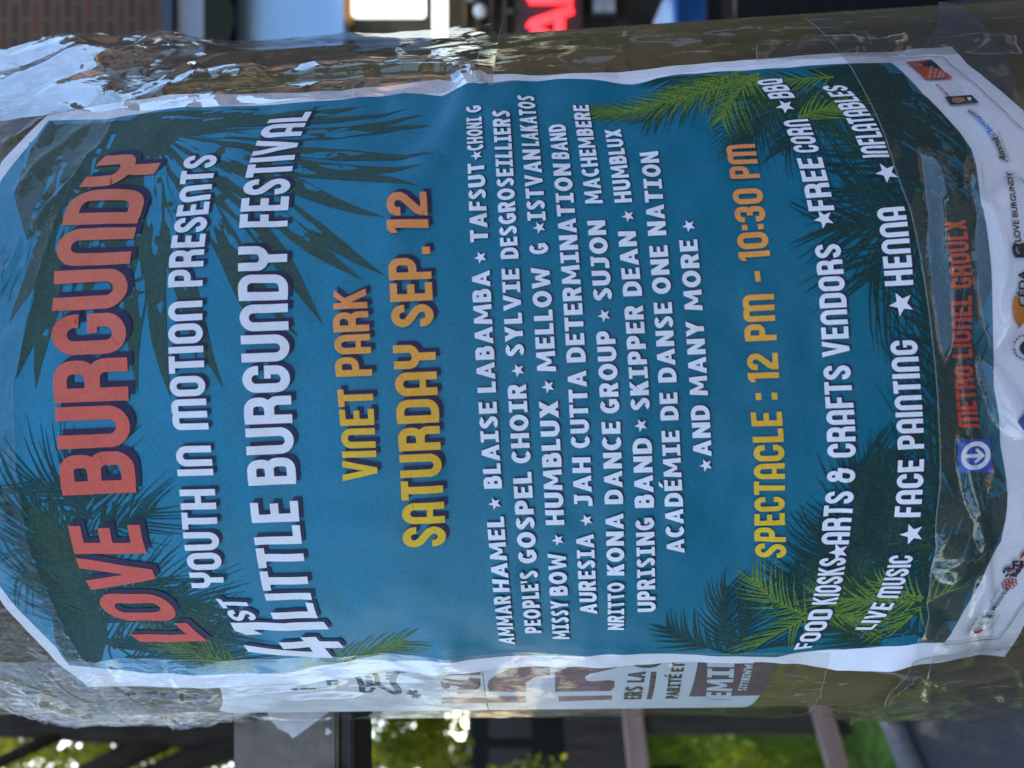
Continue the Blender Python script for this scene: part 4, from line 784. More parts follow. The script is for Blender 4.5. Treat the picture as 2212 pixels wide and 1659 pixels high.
# ================================================================== CLEAR PACKING TAPE
tape_m = tape_mat('clear_tape', gain=2.1); tape_loose = tape_mat('loose_tape', gain=1.3, rough=.03, streak=.15, cap=.46); tape_fan = tape_mat('fanned_tape', (.98, .97, .95), 1.2, .03, .3, .003, .36)
tape_aged = tape_mat('crinkled_tape', (.98, .975, .96), 0.7, .03, .3, .003, .22); tape_side = tape_mat('side_tape', (.985, .98, .97), .38, .03, .2, .001, .14)
def lens(S, H, pts, w, a):
    d, t = seg_dist(S, H, hits(pts) if not isinstance(pts, np.ndarray) else pts); ww = w * np.clip(np.sin(np.pi * np.clip(t, .02, .98)), .05, 1) ** .7
    return a * np.clip(1 - (d / ww) ** 2, 0, 1) * np.clip(np.minimum(t, 1 - t) * 8, 0, 1)
def crease(S, H, pts, w, a):
    d, t = seg_dist(S, H, hits(pts) if not isinstance(pts, np.ndarray) else pts)
    return a * np.exp(-np.abs(d / w) ** 1.4) * np.clip(np.minimum(t, 1 - t) * 6 + .1, 0, 1)
def tape(name, corners, res, off, bumps, label, m, crink=None, follow=True, edge=None, teeth=None, noise=(0.00012, .012, 1.5), seed=1, lift=None, ridge=None):
    """corners: 4 points (s,h) a-b-c-d, a->b across and a->d along"""
    a, b, c, d = [np.array(q) for q in corners]
    nu = max(2, int(max(np.hypot(*(b - a)), np.hypot(*(c - d))) / res)); nv = max(2, int(max(np.hypot(*(d - a)), np.hypot(*(c - b))) / res))
    eu = .0004 / max(np.hypot(*(b - a)), .01); ev = .0004 / max(np.hypot(*(d - a)), .01)
    au = np.concatenate([[0, eu], np.linspace(0, 1, nu + 1)[1:-1], [1 - eu, 1]]); av = np.concatenate([[0, ev], np.linspace(0, 1, nv + 1)[1:-1], [1 - ev, 1]]); nu = len(au) - 1; nv = len(av) - 1
    u, v = np.meshgrid(au, av); u = u.ravel(); v = v.ravel(); rim = ((u == 0) | (u == 1) | (v == 0) | (v == 1)).astype(float)
    Q = ((1 - u) * (1 - v))[:, None] * a + (u * (1 - v))[:, None] * b + (u * v)[:, None] * c + ((1 - u) * v)[:, None] * d
    S, H = Q[:, 0].copy(), Q[:, 1].copy()
    if edge: t_ = (1 - u) * a[1] + u * b[1]; H = t_ + v * (edge(S) - t_)
    if teeth:                                                  # saw-toothed cut end, as a tape cutter leaves it
        z = np.abs(((u * teeth) % 1) - .5) * .0022; H = H + np.where(v == 1, z, 0) * np.sign(d[1] - a[1])
    D = off + noise[0] * smooth_noise(S, H, noise[1], seed, noise[2]) + noise[0] * .5 * smooth_noise(S, H, noise[1] * .4, seed + 9, noise[2])
    for f in bumps: D = D + f(S, H)
    if lift: D = D + lift(S, H)
    if ridge:                                                  # sharp crumple folds of the film
        amp, sc, mask, ang = ridge; ca, sa = math.cos(ang), math.sin(ang); X_ = S * ca + H * sa; Y_ = -S * sa + H * ca
        w1 = smooth_noise(S, H, sc * 1.7, seed + 31) * sc * .5
        r1_ = (1 - np.clip(np.abs(smooth_noise(X_ + w1, Y_, sc, seed + 21, 2.6)) * 1.0, 0, 1)) ** 5; r2_ = (1 - np.clip(np.abs(smooth_noise(Y_ + w1, X_, sc * .8, seed + 25, 1.8)) * 1.1, 0, 1)) ** 5
        D = D + amp * mask(S, H) * (r1_ + .6 * r2_)
    P = place(S, H, D, True if follow else .0006)
    F = [(j * (nu + 1) + i, j * (nu + 1) + i + 1, (j + 1) * (nu + 1) + i + 1, (j + 1) * (nu + 1) + i) for j in range(nv) for i in range(nu)]
    ck = np.zeros(len(S)) + .04 if crink is None else np.clip(crink(S, H), 0, 1)
    o = mesh_obj(name, P, F, m, None, True, uv=np.stack([S * 1000, H * 1000], 1), attrs={'crinkle': ck, 'rim': rim}, loc=P.mean(0))
    return tag(o, label, 'tape', 'clear packing tape strips')
def LZ(pts, w, a): p = hits(pts); return lambda S, H: lens(S, H, p, w, a)
def CR(pts, w, a): p = hits(pts); return lambda S, H: crease(S, H, p, w, a)
def gauss(c, ws, wh, a): q = hit(*c); return lambda S, H: a * np.exp(-((S - q[0]) / ws) ** 2 - ((H - q[1]) / wh) ** 2)
# right-hand upright strip (upper edge of the photo)
sA = hit(737, 219)[0]; sB = hit(2050, 128)[0]
B1 = [LZ([(255, 232), (430, 196), (620, 168), (800, 158), (940, 156), (1060, 163)], .0055, .0042), LZ([(300, 205), (470, 180), (600, 178)], .0035, .0025), LZ([(1480, 120), (1600, 108), (1760, 92), (2000, 85)], .004, .0018),
      CR([(985, 158), (1010, 190), (1025, 215)], .0012, .0010), CR([(1015, 158), (1035, 190), (1050, 212)], .0012, .0010), CR([(520, 212), (600, 222), (690, 216)], .0016, .0010), CR([(770, 205), (830, 212), (900, 206)], .0014, .0009),
      CR([(130, 240), (200, 262), (300, 248)], .0020, .0016), CR([(1610, 145), (1680, 125), (1760, 118)], .0015, .0010), CR([(1730, 118), (1745, 95), (1760, 80)], .0012, .0010), CR([(1100, 190), (1250, 178), (1400, 182)], .0016, .0006)]
def lift1(S, H):
    k = np.clip((H - .108) / .03, 0, 1); k = k * k * (3 - 2 * k); e = np.clip((S - .080) / .06, 0, 1)
    fold = .0017 * np.sin((S * 1.0 + H * .55) * 190 + .8 * np.sin(H * 120)) + .0012 * np.sin((S * .5 - H) * 140 + 1.0 + np.sin(S * 90))
    bulge = .0030 * np.exp(-((H - .150) / .022) ** 2) * np.clip((S - .10) / .03, 0, 1)
    return k * e * (.0025 + fold) + bulge
tape('packing_tape', [(sA, .192), (.205, .180), (.178, -.004), (sA + .001, 0.0)], .0012, .0016, B1, 'clear tape strip up the right poster edge, its loose top end bubbling off the post', tape_loose, lambda S, H: .03 + .04 * np.clip((H - .08) / .05, 0, 1), lift=lift1, seed=3, ridge=(.0016, .019, lambda S, H: .08 + .92 * np.clip((H - .085) / .03, 0, 1) * np.clip((S - .088) / .02, 0, 1), .7))
tape('packing_tape', [(sA + .001, .006), (.140, .004), (.116, -.12), (sB + .004, -.125)], .0012, .0019, B1, 'narrow lower length of clear tape over the right margin of the poster', tape_side, None, seed=5, ridge=(.0010, .016, lambda S, H: .3 + 0 * S, 1.5))
# left-hand upright strip (lower edge of the photo)
sA = hit(450, 1429)[0]; sB = hit(1475, 1411)[0]
B2 = [CR([(73, 1549), (260, 1557), (467, 1563)], .0018, .0022), CR([(337, 1549), (430, 1546), (507, 1543)], .0016, .0018), LZ([(250, 1492), (330, 1495), (420, 1498), (480, 1490)], .0030, .0018), LZ([(470, 1490), (570, 1486), (680, 1478), (760, 1472)], .0028, .0016), LZ([(620, 1506), (700, 1500), (790, 1498)], .0030, .0014),
      CR([(540, 1543), (640, 1549), (740, 1543)], .002, .0016), CR([(60, 1490), (150, 1525), (240, 1545)], .0030, .0030), CR([(180, 1533), (330, 1540), (470, 1556)], .0016, .0014), CR([(1440, 1435), (1520, 1438), (1600, 1432)], .0014, .0010),
      CR([(1440, 1478), (1530, 1488), (1600, 1492)], .0009, .0008), CR([(1410, 1508), (1500, 1510), (1580, 1520)], .0010, .0008), CR([(1600, 1500), (1720, 1498), (1850, 1488)], .0014, .0014)]
for k in range(9):
    y0 = 1446 + k * 10; B2.append(CR([(140 + k * 9, y0), (172 + k * 7, y0 + 3), (205 + k * 6, y0 + 1)], .0011, .0014))
def ck2(S, H):
    return .05 + .25 * np.exp(-((H - hit(180, 1470)[1]) / .022) ** 2)
def ck2_old(S, H):
    c = hit(180, 1470); c3 = hit(330, 1450); c4 = hit(1750, 1460)
    return .10 + .8 * np.exp(-((H - c[1]) / .022) ** 2) + .35 * np.exp(-((S - c3[0]) / .008) ** 2 - ((H - c3[1]) / .02) ** 2) + .3 * np.exp(-((H - c4[1]) / .03) ** 2)
tape('packing_tape', [(-.205, .190), (sA + .004, .186), (sB, -.10), (-.205, -.115)], .0012, .0016, B2, 'clear tape strip down the left side of the poster, creased at its upper end', tape_side, ck2, seed=4, noise=(.00005, .02, 1.5), ridge=(.0012, .016, lambda S, H: .06 + .94 * np.clip((H - .085) / .02, 0, 1) + .4 * np.clip((-H - .085) / .02, 0, 1), 1.45))
# strip across the top
hA = hit(65, 1000)[1]; hB = hit(203, 1429)[1]; hC = hit(283, 250)[1]
B3 = [CR([(20, 560), (95, 480), (180, 380), (260, 300), (330, 245)], .0020, .0018), CR([(0, 640), (60, 520), (110, 440), (210, 340), (290, 262)], .0014, -.0012), CR([(30, 440), (110, 350), (200, 275)], .0018, .0014), CR([(10, 330), (80, 290), (140, 250)], .0022, .0020), CR([(170, 370), (215, 340), (280, 300)], .0013, .0012),
      CR([(5, 640), (20, 600), (60, 520)], .0012, .0014), CR([(60, 530), (40, 560), (15, 660)], .001, .001), LZ([(8, 560), (14, 600), (2, 660)], .003, .0015), LZ([(20, 900), (40, 860), (48, 800)], .0035, .0010), CR([(5, 1000), (25, 920), (50, 880)], .0016, .0010), CR([(0, 740), (30, 700), (70, 690)], .0016, .0008)]
def ck3(S, H):
    l = np.clip((-S - .055) / .03, 0, 1); return .03 + .30 * l + .05 * np.clip((S - .05) / .03, 0, 1)
_e = hits([(97, 553), (65, 771), (65, 1106), (68, 1196), (113, 1293), (203, 1429), (130, 450), (187, 367), (253, 283)]); _p = np.polyfit(_e[:, 0], _e[:, 1], 2)
tape('packing_tape', [(.175, .190), (-.205, .178), (-.205, 0), (.175, 0)], .0012, .0026, B3, 'clear tape strip across the top of the poster, over the word LOVE', tape_aged, ck3, seed=6, noise=(.00022, .010, .6), edge=lambda S: np.polyval(_p, np.clip(S, -.13, .12)), ridge=(.0013, .014, lambda S, H: .12 + .88 * np.maximum(.7 * np.clip((-S - .06) / .03, 0, 1), np.clip((S - .045) / .03, 0, 1)), -.8))
# strip across the bottom
_a = hit(1995, 1296); _b = hit(1985, 600); _k = (_b[1] - _a[1]) / (_b[0] - _a[0]); hL = _a[1] + _k * (-.205 - _a[0]); hR = _a[1] + _k * (.130 - _a[0])
B4 = [LZ([(1983, 322), (2010, 380), (2026, 470), (2032, 560), (2042, 680), (2042, 795)], .0045, .0034), CR([(1985, 325), (2040, 470), (2058, 620), (2075, 830), (2105, 1030)], .0008, .0011), LZ([(2175, 380), (2165, 460), (2162, 560), (2170, 660), (2150, 760)], .0095, .0042), CR([(2095, 340), (2098, 420), (2125, 500), (2138, 600), (2120, 720)], .0016, .0020),
      LZ([(2108, 770), (2150, 830), (2180, 900), (2210, 960)], .0048, .0034), LZ([(2066, 930), (2078, 990), (2092, 1050), (2108, 1120)], .0026, .0026), CR([(2108, 1110), (2112, 1150), (2118, 1200), (2122, 1290), (2112, 1370)], .0014, .0020), CR([(2148, 985), (2128, 1060), (2112, 1130)], .0005, .0006),
      CR([(2095, 1190), (2110, 1240), (2090, 1310), (2100, 1380), (2085, 1430)], .0016, .0014), CR([(2005, 1225), (2040, 1210), (2090, 1185)], .0006, .0007), LZ([(1985, 1300), (2000, 1330), (1990, 1370)], .005, .002), LZ([(2020, 1150), (2060, 1200), (2050, 1260)], .007, .0018),
      CR([(2185, 385), (2195, 450), (2200, 520)], .0014, .0012), CR([(2040, 250), (2070, 235), (2085, 225)], .0012, .0006), LZ([(2135, 168), (2150, 160), (2165, 165)], .003, .001)]
tape('packing_tape', [(-.205, hL), (-.205, -.190), (.130, -.190), (.130, hR)], .0011, .0026, B4, 'clear tape strip across the bottom of the poster, with long air pockets over METRO', tape_m, lambda S, H: .02 + .06 * np.clip((-S - .07) / .03, 0, 1), seed=8, noise=(.00010, .02, .6), ridge=(.0015, .020, lambda S, H: .12 + .88 * np.clip((-S - .065) / .03, 0, 1), .5))
# short piece at the lower right corner, and strip wrapped round the lower left
tape('packing_tape', [hit(1630, 150), hit(1630, 112), hit(2186, 84), hit(2195, 128)], .0012, .0030, [CR([(1640, 135), (1760, 105), (1900, 95), (2050, 100), (2180, 105)], .0016, .0010), CR([(1700, 140), (1860, 118), (2100, 110)], .001, .0008)], 'short clear tape piece at the lower right corner of the poster', tape_fan, None, teeth=9, seed=10, ridge=(.0014, .012, lambda S, H: 1 + 0 * S, 1.2))
B6 = [CR([(1985, 1425), (2060, 1475), (2120, 1482), (2190, 1478)], .0012, .0016), CR([(1900, 1420), (1990, 1430), (2040, 1462)], .0010, .0012), CR([(2150, 1475), (2160, 1482), (2175, 1480)], .002, .002), CR([(1890, 1505), (2000, 1503), (2100, 1512)], .0012, .0012), CR([(1990, 1392), (1994, 1450), (1996, 1500)], .0014, .0014), CR([(1965, 1400), (1972, 1440)], .0011, .0010)]
for k in range(8): B6.append(CR([(2010 + k * 18, 1430), (2000 + k * 14, 1460), (1988 + k * 10, 1495)], .0010, .0011))
tape('packing_tape', [(-.086, hit(2010, 1385)[1]), (-.205, hit(1900, 1500)[1]), (-.205, -.20), (-.090, -.19)], .0011, .0034, B6, 'wrinkled clear tape fanning out from the lower left corner of the poster', tape_fan, lambda S, H: .05 + 0 * S, seed=12, ridge=(.0016, .015, lambda S, H: 1 + 0 * S, -.9))
# dark band of old tape low on the right
old = tape_mat('old_dark_tape', (.35, .34, .34), 1.2, .12, .9, .1)
o_ = tape('old_tape', [hit(2030, 40), hit(2000, 100), (hit(2212, 230)[0], hit(2212, 230)[1]), (.165, -.172)], .0012, .0004, [CR([(2050 + 16 * k, 60 + 14 * k), (2080 + 16 * k, 52 + 15 * k), (2110 + 16 * k, 50 + 16 * k)], .0012, .0008) for k in range(9)], 'dark dirty band of old tape on the bare post below the poster corner', old, lambda S, H: .2 + 0 * S, follow=False, seed=14)
o_['category'] = 'old tape'; del o_['group']

# ================================================================== BACKGROUND, right of the post: storefront
def bx(name, x0, x1, y0, y1, z0, z1, m, parent, bev=0.0):
    return MB().box(((x0 + x1) / 2, (y0 + y1) / 2, (z0 + z1) / 2), (x1 - x0, y1 - y0, z1 - z0), bev=bev).build(name, m, parent)
def brick_mat(name, c1, c2, mortar, bw=.215, bh=.072):
    m, nt, N, L, b = nodemat(name)
    tc = N.new('ShaderNodeTexCoord'); sp = N.new('ShaderNodeSeparateXYZ'); L.new(tc.outputs['Object'], sp.inputs[0]); cb = N.new('ShaderNodeCombineXYZ'); L.new(sp.outputs[0], cb.inputs[0]); L.new(sp.outputs[2], cb.inputs[1])
    br = N.new('ShaderNodeTexBrick'); L.new(cb.outputs[0], br.inputs['Vector']); br.inputs['Color1'].default_value = (*c1, 1); br.inputs['Color2'].default_value = (*c2, 1); br.inputs['Mortar'].default_value = (*mortar, 1)
    br.inputs['Scale'].default_value = 1; br.inputs['Brick Width'].default_value = bw; br.inputs['Row Height'].default_value = bh; br.inputs['Mortar Size'].default_value = .011; br.inputs['Bias'].default_value = -.1
    L.new(br.outputs['Color'], b.inputs['Base Color']); b.inputs['Roughness'].default_value = .9
    bp = N.new('ShaderNodeBump'); bp.inputs['Strength'].default_value = .6; bp.inputs['Distance'].default_value = .01; bp.invert = True; L.new(br.outputs['Fac'], bp.inputs['Height']); L.new(bp.outputs[0], b.inputs['Normal'])
    return m
SY = 4.642
shop = tag(empty('storefront', (3.0, SY, GZ)), 'dark brick shop with scalloped awning, pale blue window and red glowing letters', 'shop')
bm_ = brick_mat('dark_red_brick', (.085, .024, .010), (.038, .019, .011), (.078, .054, .034))
bx('wall', .62, 14, SY, SY + 8, 2.34, 6.5, bm_, shop); bx('side_pier', .62, .9, SY, SY + 8, GZ + .02, 2.337, bm_, shop)
bx('ledge', .58, 9.02, SY - .06, SY + .2, 2.27, 2.337, mat('navy_trim', (.02, .026, .05), .6), shop)  # dark navy strip painted for the shadow line under the brick
bx('sign_band', .9, 9, SY + .0, SY + .2, 2.08, 2.267, mat('grey_band', (.22, .22, .26), .6, .4, .1, 6), shop); bx('band_trim', .9, 9, SY - .03, SY + .2, 2.05, 2.077, mat('pale_trim', (.4, .4, .42), .5), shop)
aw = mat('awning_cloth', (.020, .021, .012), .9, .2, .15, 40)
V = []; F = []; nsc = 120
for i in range(nsc + 1):
    x = .92 + 8.0 * i / nsc; z = 1.845 - .035 * abs(math.sin(math.pi * i / 4)); V += [(x, SY - .02, 2.046), (x, SY - .16, 2.02), (x, SY - .17, z), (x, SY - .155, z), (x, SY - .145, 2.0)]
for i in range(nsc):
    for k in range(4): F.append((5 * i + k, 5 * i + 5 + k, 5 * i + 6 + k, 5 * i + 1 + k))
mesh_obj('awning', V, F, aw, shop)
glassb = mat('pale_blue_window', (.27, .45, .68), .35, .5, .05, 2)  # sky reflection put into the pane colour as pale blue
wf = bx('window', .93, 9, SY + .06, SY + .10, 1.12, 1.9, mat('window_frame', (.06, .065, .08), .5), shop)
for k, (x0, x1) in enumerate([(.98, 3.6), (3.66, 6.2), (6.26, 8.9)]): bx('pane', x0, x1, SY + .045, SY + .058, 1.15, 1.88, glassb, wf)
bx('wall_panel', .9, 9, SY + .12, SY + .3, GZ + .02, 2.08, mat('shop_interior_dark', (.045, .036, .026), .8, .2, .5, 5), shop)
bx('bulkhead', .9, 9, SY + .03, SY + .12, GZ + .02, -1.02, mat('bulkhead_black', (.012, .013, .016), .6, .4, .3, 8), shop)
# shelf display behind the window (mixed browns)
sd = tag(empty('window_display', (2.6, SY + .09, .1)), 'brown shelf with small goods and a round white globe in the shop window', 'display')
for k in range(5): bx('shelf_board', 1.0, 4.2, SY + .05, SY + .115, -.05 + .09 * k, -.03 + .09 * k, mat('shelf_wood', (.12, .085, .05), .7, .4, .4, 9), sd)
for k in range(26):
    x = rng.uniform(1.05, 4.1); z = rng.choice([-.03, .06, .15, .24]); c = rng.choice([(.10, .075, .045), (.06, .05, .035), (.16, .13, .09), (.03, .03, .035), (.2, .18, .15)])
    m_ = MB(); r = rng.uniform(.02, .032); m_.tube([(x, SY + .02, z + .001), (x, SY + .02, z + .05), (x, SY + .02, z + .055), (x, SY + .02, z + .075)], [r, r, r * .5, r * .45], 12); m_.build('jar', mat('jar_tone', c, .4), sd, True)
bm = bmesh.new(); bmesh.ops.create_uvsphere(bm, u_segments=20, v_segments=12, radius=.045); bm.transform(Matrix.Translation((2.50, SY - .03, .215))); Vv = [v.co[:] for v in bm.verts]; bm.verts.index_update(); Ff = [[v.index for v in f.verts] for f in bm.faces]; bm.free()
mesh_obj('globe', Vv, Ff, mat('white_globe', (.85, .83, .78), .4), sd, True)
# white board with dark round letters, glow added to its colour for brightness
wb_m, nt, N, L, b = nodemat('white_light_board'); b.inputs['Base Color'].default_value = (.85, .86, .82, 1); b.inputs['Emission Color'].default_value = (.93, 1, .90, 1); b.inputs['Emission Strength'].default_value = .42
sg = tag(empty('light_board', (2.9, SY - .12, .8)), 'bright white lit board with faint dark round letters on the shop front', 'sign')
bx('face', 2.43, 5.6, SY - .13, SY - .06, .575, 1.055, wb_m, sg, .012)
I_ = MB()
for k in range(4):
    for r_c in (.045,):
        c = (2.62 + .0, .96 - .105 * k)
        pts = [(c[0] + .05 * math.cos(t), SY - .136, c[1] + .034 * math.sin(t)) for t in np.linspace(0, 6.28, 15)]; I_.tube(pts, .008, 6)
I_.build('letters', mat('board_letters', (.16, .18, .17), .7), sg, True)
bx('side_edge', 2.40, 5.6, SY - .135, SY - .05, 1.06, 1.11, mat('orange_edge', (.75, .30, .06), .5), sg, .005)
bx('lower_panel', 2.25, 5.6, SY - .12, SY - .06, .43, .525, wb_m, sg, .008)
# red neon letters
neon_m, nt, N, L, b = nodemat('red_neon'); b.inputs['Base Color'].default_value = (.8, .05, .06, 1); b.inputs['Emission Color'].default_value = (1, .035, .045, 1); b.inputs['Emission Strength'].default_value = .62
ns = tag(empty('neon_sign', (2.5, SY - .1, -.25)), 'red glowing sign with letter A in a dark plum frame', 'sign')
bx('frame', 2.02, 3.6, SY - .09, SY - .03, -.47, -.05, mat('plum_frame', (.055, .028, .036), .5), ns, .01)
def neon(pts, r=.026): return MB().tube([(x - .062, SY - .115, z) for x, z in pts], r, 10).build('letter', neon_m, ns, True)
neon([(2.285, -.40), (2.405, -.135), (2.42, -.12), (2.435, -.135), (2.53, -.40)], .03); neon([(2.335, -.315), (2.50, -.315)], .036)
neon([(2.60, -.40), (2.60, -.115)], .034); neon([(2.60, -.12), (2.75, -.12), (2.79, -.19), (2.75, -.255), (2.61, -.26)]); neon([(2.71, -.26), (2.81, -.40)])
# things on the pavement
pm = mat('grey_poster_card', (.33, .34, .34), .7, .3, .25, 20)
nb = tag(empty('notice_board', (2.5, SY - .08, -.6)), 'small grey notice card under the red sign', 'notice'); bx('card', 2.49, 2.72, SY - .045, SY - .03, -.69, -.545, pm, nb); bx('backing', 2.47, 2.74, SY - .03, SY + .02, -.70, -.535, mat('notice_backing', (.03, .03, .03), .6), nb)
blue_m = mat('blue_plastic', (.03, .13, .36), .35, .5, .1, 10)
bc = tag(empty('blue_bin', (2.1, 4.2, GZ)), 'blue plastic tub with a pale glossy bag on top beside the shop', 'tub')
m_ = MB(); cxb, cyb = 2.03, 4.1
ring = lambda rx, ry, z: [(cxb + rx * (abs(math.cos(t)) ** .6) * np.sign(math.cos(t)), cyb + ry * (abs(math.sin(t)) ** .6) * np.sign(math.sin(t)), z) for t in np.linspace(0, 2 * math.pi, 33)[:-1]]
prof = [(.24, .20, GZ + .002), (.27, .23, GZ + .3), (.285, .245, GZ + .54), (.305, .265, GZ + .55), (.305, .265, GZ + .58), (.275, .235, GZ + .58), (.26, .22, GZ + .1)]
V = [p for q in prof for p in ring(*q)]; F = [(i * 32 + k, i * 32 + (k + 1) % 32, (i + 1) * 32 + (k + 1) % 32, (i + 1) * 32 + k) for i in range(6) for k in range(32)] + [tuple(range(32))[::-1]]
mesh_obj('tub', V, F, blue_m, bc, True)
bm = bmesh.new(); bmesh.ops.create_icosphere(bm, subdivisions=3, radius=.15)
for v in bm.verts: v.co = Vector((v.co.x * 1.05, v.co.y * .9, v.co.z * .75)) * (1 + .12 * math.sin(v.co.x * 31 + v.co.z * 17) * math.cos(v.co.y * 27))
bm.transform(Matrix.Translation((cxb + .17, cyb + .05, GZ + .52))); bm.verts.index_update(); Vv = [v.co[:] for v in bm.verts]; Ff = [[v.index for v in f.verts] for f in bm.faces]; bm.free()
tag(mesh_obj('plastic_bag', Vv, Ff, mat('pale_bag', (.5, .58, .66), .25, .6, .2, 12), None, True, loc=(cxb, cyb, GZ + .5)), 'pale crumpled plastic bag lying in the blue tub', 'bag')
bb = tag(empty('black_planter', (1.25, 2.6, GZ)), 'large matte black box planter standing by the post on the right', 'planter')
blackm = mat('matt_black', (.006, .006, .007), .7, .25, .3, 20)
x0, x1, y0, y1, zt = .93, 2.3, 2.45, 2.85, -.76
y0 -= .3; y1 -= .3
bx('front_board', x0, x1, y0, y0 + .03, GZ + .06, zt, blackm, bb, .004); bx('back_board', x0, x1, y1 - .03, y1, GZ + .06, zt, blackm, bb, .004)
bx('end_board', x0, x0 + .03, y0 + .031, y1 - .031, GZ + .06, zt, blackm, bb, .003); bx('end_board', x1 - .03, x1, y0 + .031, y1 - .031, GZ + .06, zt, blackm, bb, .003); bx('soil', x0 + .031, x1 - .031, y0 + .031, y1 - .031, GZ + .2, zt - .05, mat('soil', (.02, .014, .009), .95, .1, .4, 40), bb)
for fx in (x0 + .08, x1 - .08): bx('foot', fx - .05, fx + .05, y0 + .05, y1 - .05, GZ + .003, GZ + .059, blackm, bb)

# ================================================================== BACKGROUND, left of the post: trees, rail, van
def leaf_cloud(centres, n, size, seed):
    r = np.random.default_rng(seed); V = []; F = []
    for (c, rad, k) in centres:
        for _ in range(int(n * k)):
            d = r.normal(size=3); d /= np.linalg.norm(d); p = np.array(c) + d * np.array(rad) * r.uniform(.25, 1) ** .5; s = size * r.uniform(.6, 1.4)
            a = r.normal(size=3); a /= np.linalg.norm(a); b = np.cross(a, r.normal(size=3)); b /= np.linalg.norm(b); i = len(V)
            V += [p - a * s, p - b * s * .42 + a * s * .1, p + a * s, p + b * s * .42 + a * s * .1]; F.append((i, i + 1, i + 2, i + 3))
    return V, F
bark = mat('dark_bark', (.022, .015, .010), .95, .2, .4, 18, .8, stretch=(1, 1, .25))
leafm = leaf_mat('sunlit_leaves', (.13, .14, .006), (.42, .40, .014)); leaff = leaf_mat('shaded_leaves', (.020, .040, .008), (.055, .085, .014)); leafd = leaf_mat('bush_leaves', (.10, .13, .008), (.36, .36, .014))  # sunlight and shade put into the bright and dark leaf colours
tr = tag(empty('leafy_tree', (-2.58, 5.1, GZ)), 'tall dark trunked tree with sunlit yellow green leaves left of the post', 'tree')
m_ = MB(); m_.tube([(-2.30, 5.1, GZ - .05), (-2.26, 5.1, -.5), (-2.22, 5.08, .5), (-2.34, 5.05, 1.35), (-2.53, 5.05, 2.3), (-2.50, 5.1, 4.6)], [.24, .19, .16, .15, .13, .06], 12); m_.build('trunk', bark, tr, True)
for pts, r in [([(-2.38, 5.05, 1.45), (-2.64, 5.0, 2.1), (-2.86, 4.95, 2.7), (-3.4, 4.9, 3.6)], .12), ([(-2.36, 5.05, 1.35), (-2.66, 5.0, 1.62), (-2.9, 4.9, 1.95), (-3.5, 4.8, 2.6)], .06), ([(-2.52, 5.05, 2.4), (-2.8, 5.0, 3.0), (-3.2, 5.1, 3.8)], .10), ([(-2.50, 5.05, 2.2), (-2.1, 5.2, 2.9), (-1.6, 5.4, 3.8)], .06), ([(-2.32, 5.1, 1.2), (-2.8, 5.3, 1.5), (-3.2, 5.7, 2.0)], .05), ([(-2.52, 5.05, 3.2), (-2.7, 4.8, 3.7), (-3.1, 4.4, 4.4)], .05)]:
    MB().tube(pts, [r, r * .85, r * .65, r * .3][:len(pts)], 9).build('limb', bark, tr, True)
V, F = leaf_cloud([((-2.75, 5.7, 2.1), (.45, .5, .35), 1), ((-2.9, 5.6, 2.9), (.5, .5, .4), 1), ((-3.6, 5.4, 3.4), (.8, .8, .7), 1.4), ((-2.4, 5.8, 3.9), (1.1, .9, .8), 2), ((-1.6, 5.6, 4.0), (.9, .8, .7), 1.5), ((-3.4, 5.2, 2.3), (.6, .6, .5), 1), ((-2.6, 4.9, 4.6), (1.4, 1.2, .6), 2), ((-2.62, 5.5, 1.55), (.3, .4, .25), .5), ((-2.5, 6.6, 2.6), (.9, .5, 1.1), 5), ((-3.4, 6.5, 2.6), (.9, .5, 1.3), 4), ((-3.4, 6.6, 3.4), (.8, .5, .7), 4), ((-3.4, 6.6, 4.3), (.8, .5, .7), 4), ((-3.4, 6.7, 5.1), (1.2, .6, .7), 4), ((-2.7, 8.0, 4.4), (1.5, 1.2, 1.2), 6), ((-1.4, 7.4, 4.2), (1.3, 1.0, .9), 5)], 420, .045, 3)
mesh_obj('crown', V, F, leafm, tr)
bu = tag(empty('leafy_bush', (-2.7, 5.6, GZ)), 'tall yellow green bush with backlit leaves behind the post at left', 'bush')
V, F = leaf_cloud([((-2.62, 5.5, .80), (.42, .35, .32), 3.4), ((-3.1, 5.6, .70), (.55, .45, .4), 3.2), ((-3.6, 5.75, -.3), (.5, .5, .8), 2.5), ((-2.45, 5.45, .92), (.22, .25, .24), 1.4), ((-2.9, 6.1, 1.0), (.8, .3, .5), 5)], 480, .034, 5)
mesh_obj('foliage', V, F, leafd, bu)
m_ = MB()
for a in range(6): m_.tube([(-3.4 + .05 * a, 5.72, GZ - .02), (-3.42 + .05 * a, 5.7, -1.0), (-3.5 + .10 * a, 5.7 + .03 * a, -.5)], [.025, .02, .008], 6)
m_.build('stems', bark, bu, True)
# dark van far left
vn = tag(empty('parked_van', (-4.4, 9.2, GZ)), 'black van parked beyond the rail, mostly hidden behind the post', 'van')
def loft(prof, x0, x1, inset=.0):
    n = len(prof); xs = [x0, x0 + .06, x1 - .06, x1]; sc = [.95, 1, 1, .95]; V = []
    cy = sum(p[0] for p in prof) / n; cz = sum(p[1] for p in prof) / n
    for x, s in zip(xs, sc): V += [(x, cy + (p[0] - cy) * s, cz + (p[1] - cz) * s) for p in prof]
    F = [(i * n + k, i * n + (k + 1) % n, (i + 1) * n + (k + 1) % n, (i + 1) * n + k) for i in range(3) for k in range(n)] + [tuple(range(n))[::-1], tuple(3 * n + k for k in range(n))]
    return V, F
vanp = mat('black_paint', (.004, .005, .007), .55, .15, .1, 4); vang = mat('van_glass', (.012, .016, .025), .3, .2, .1, 3)
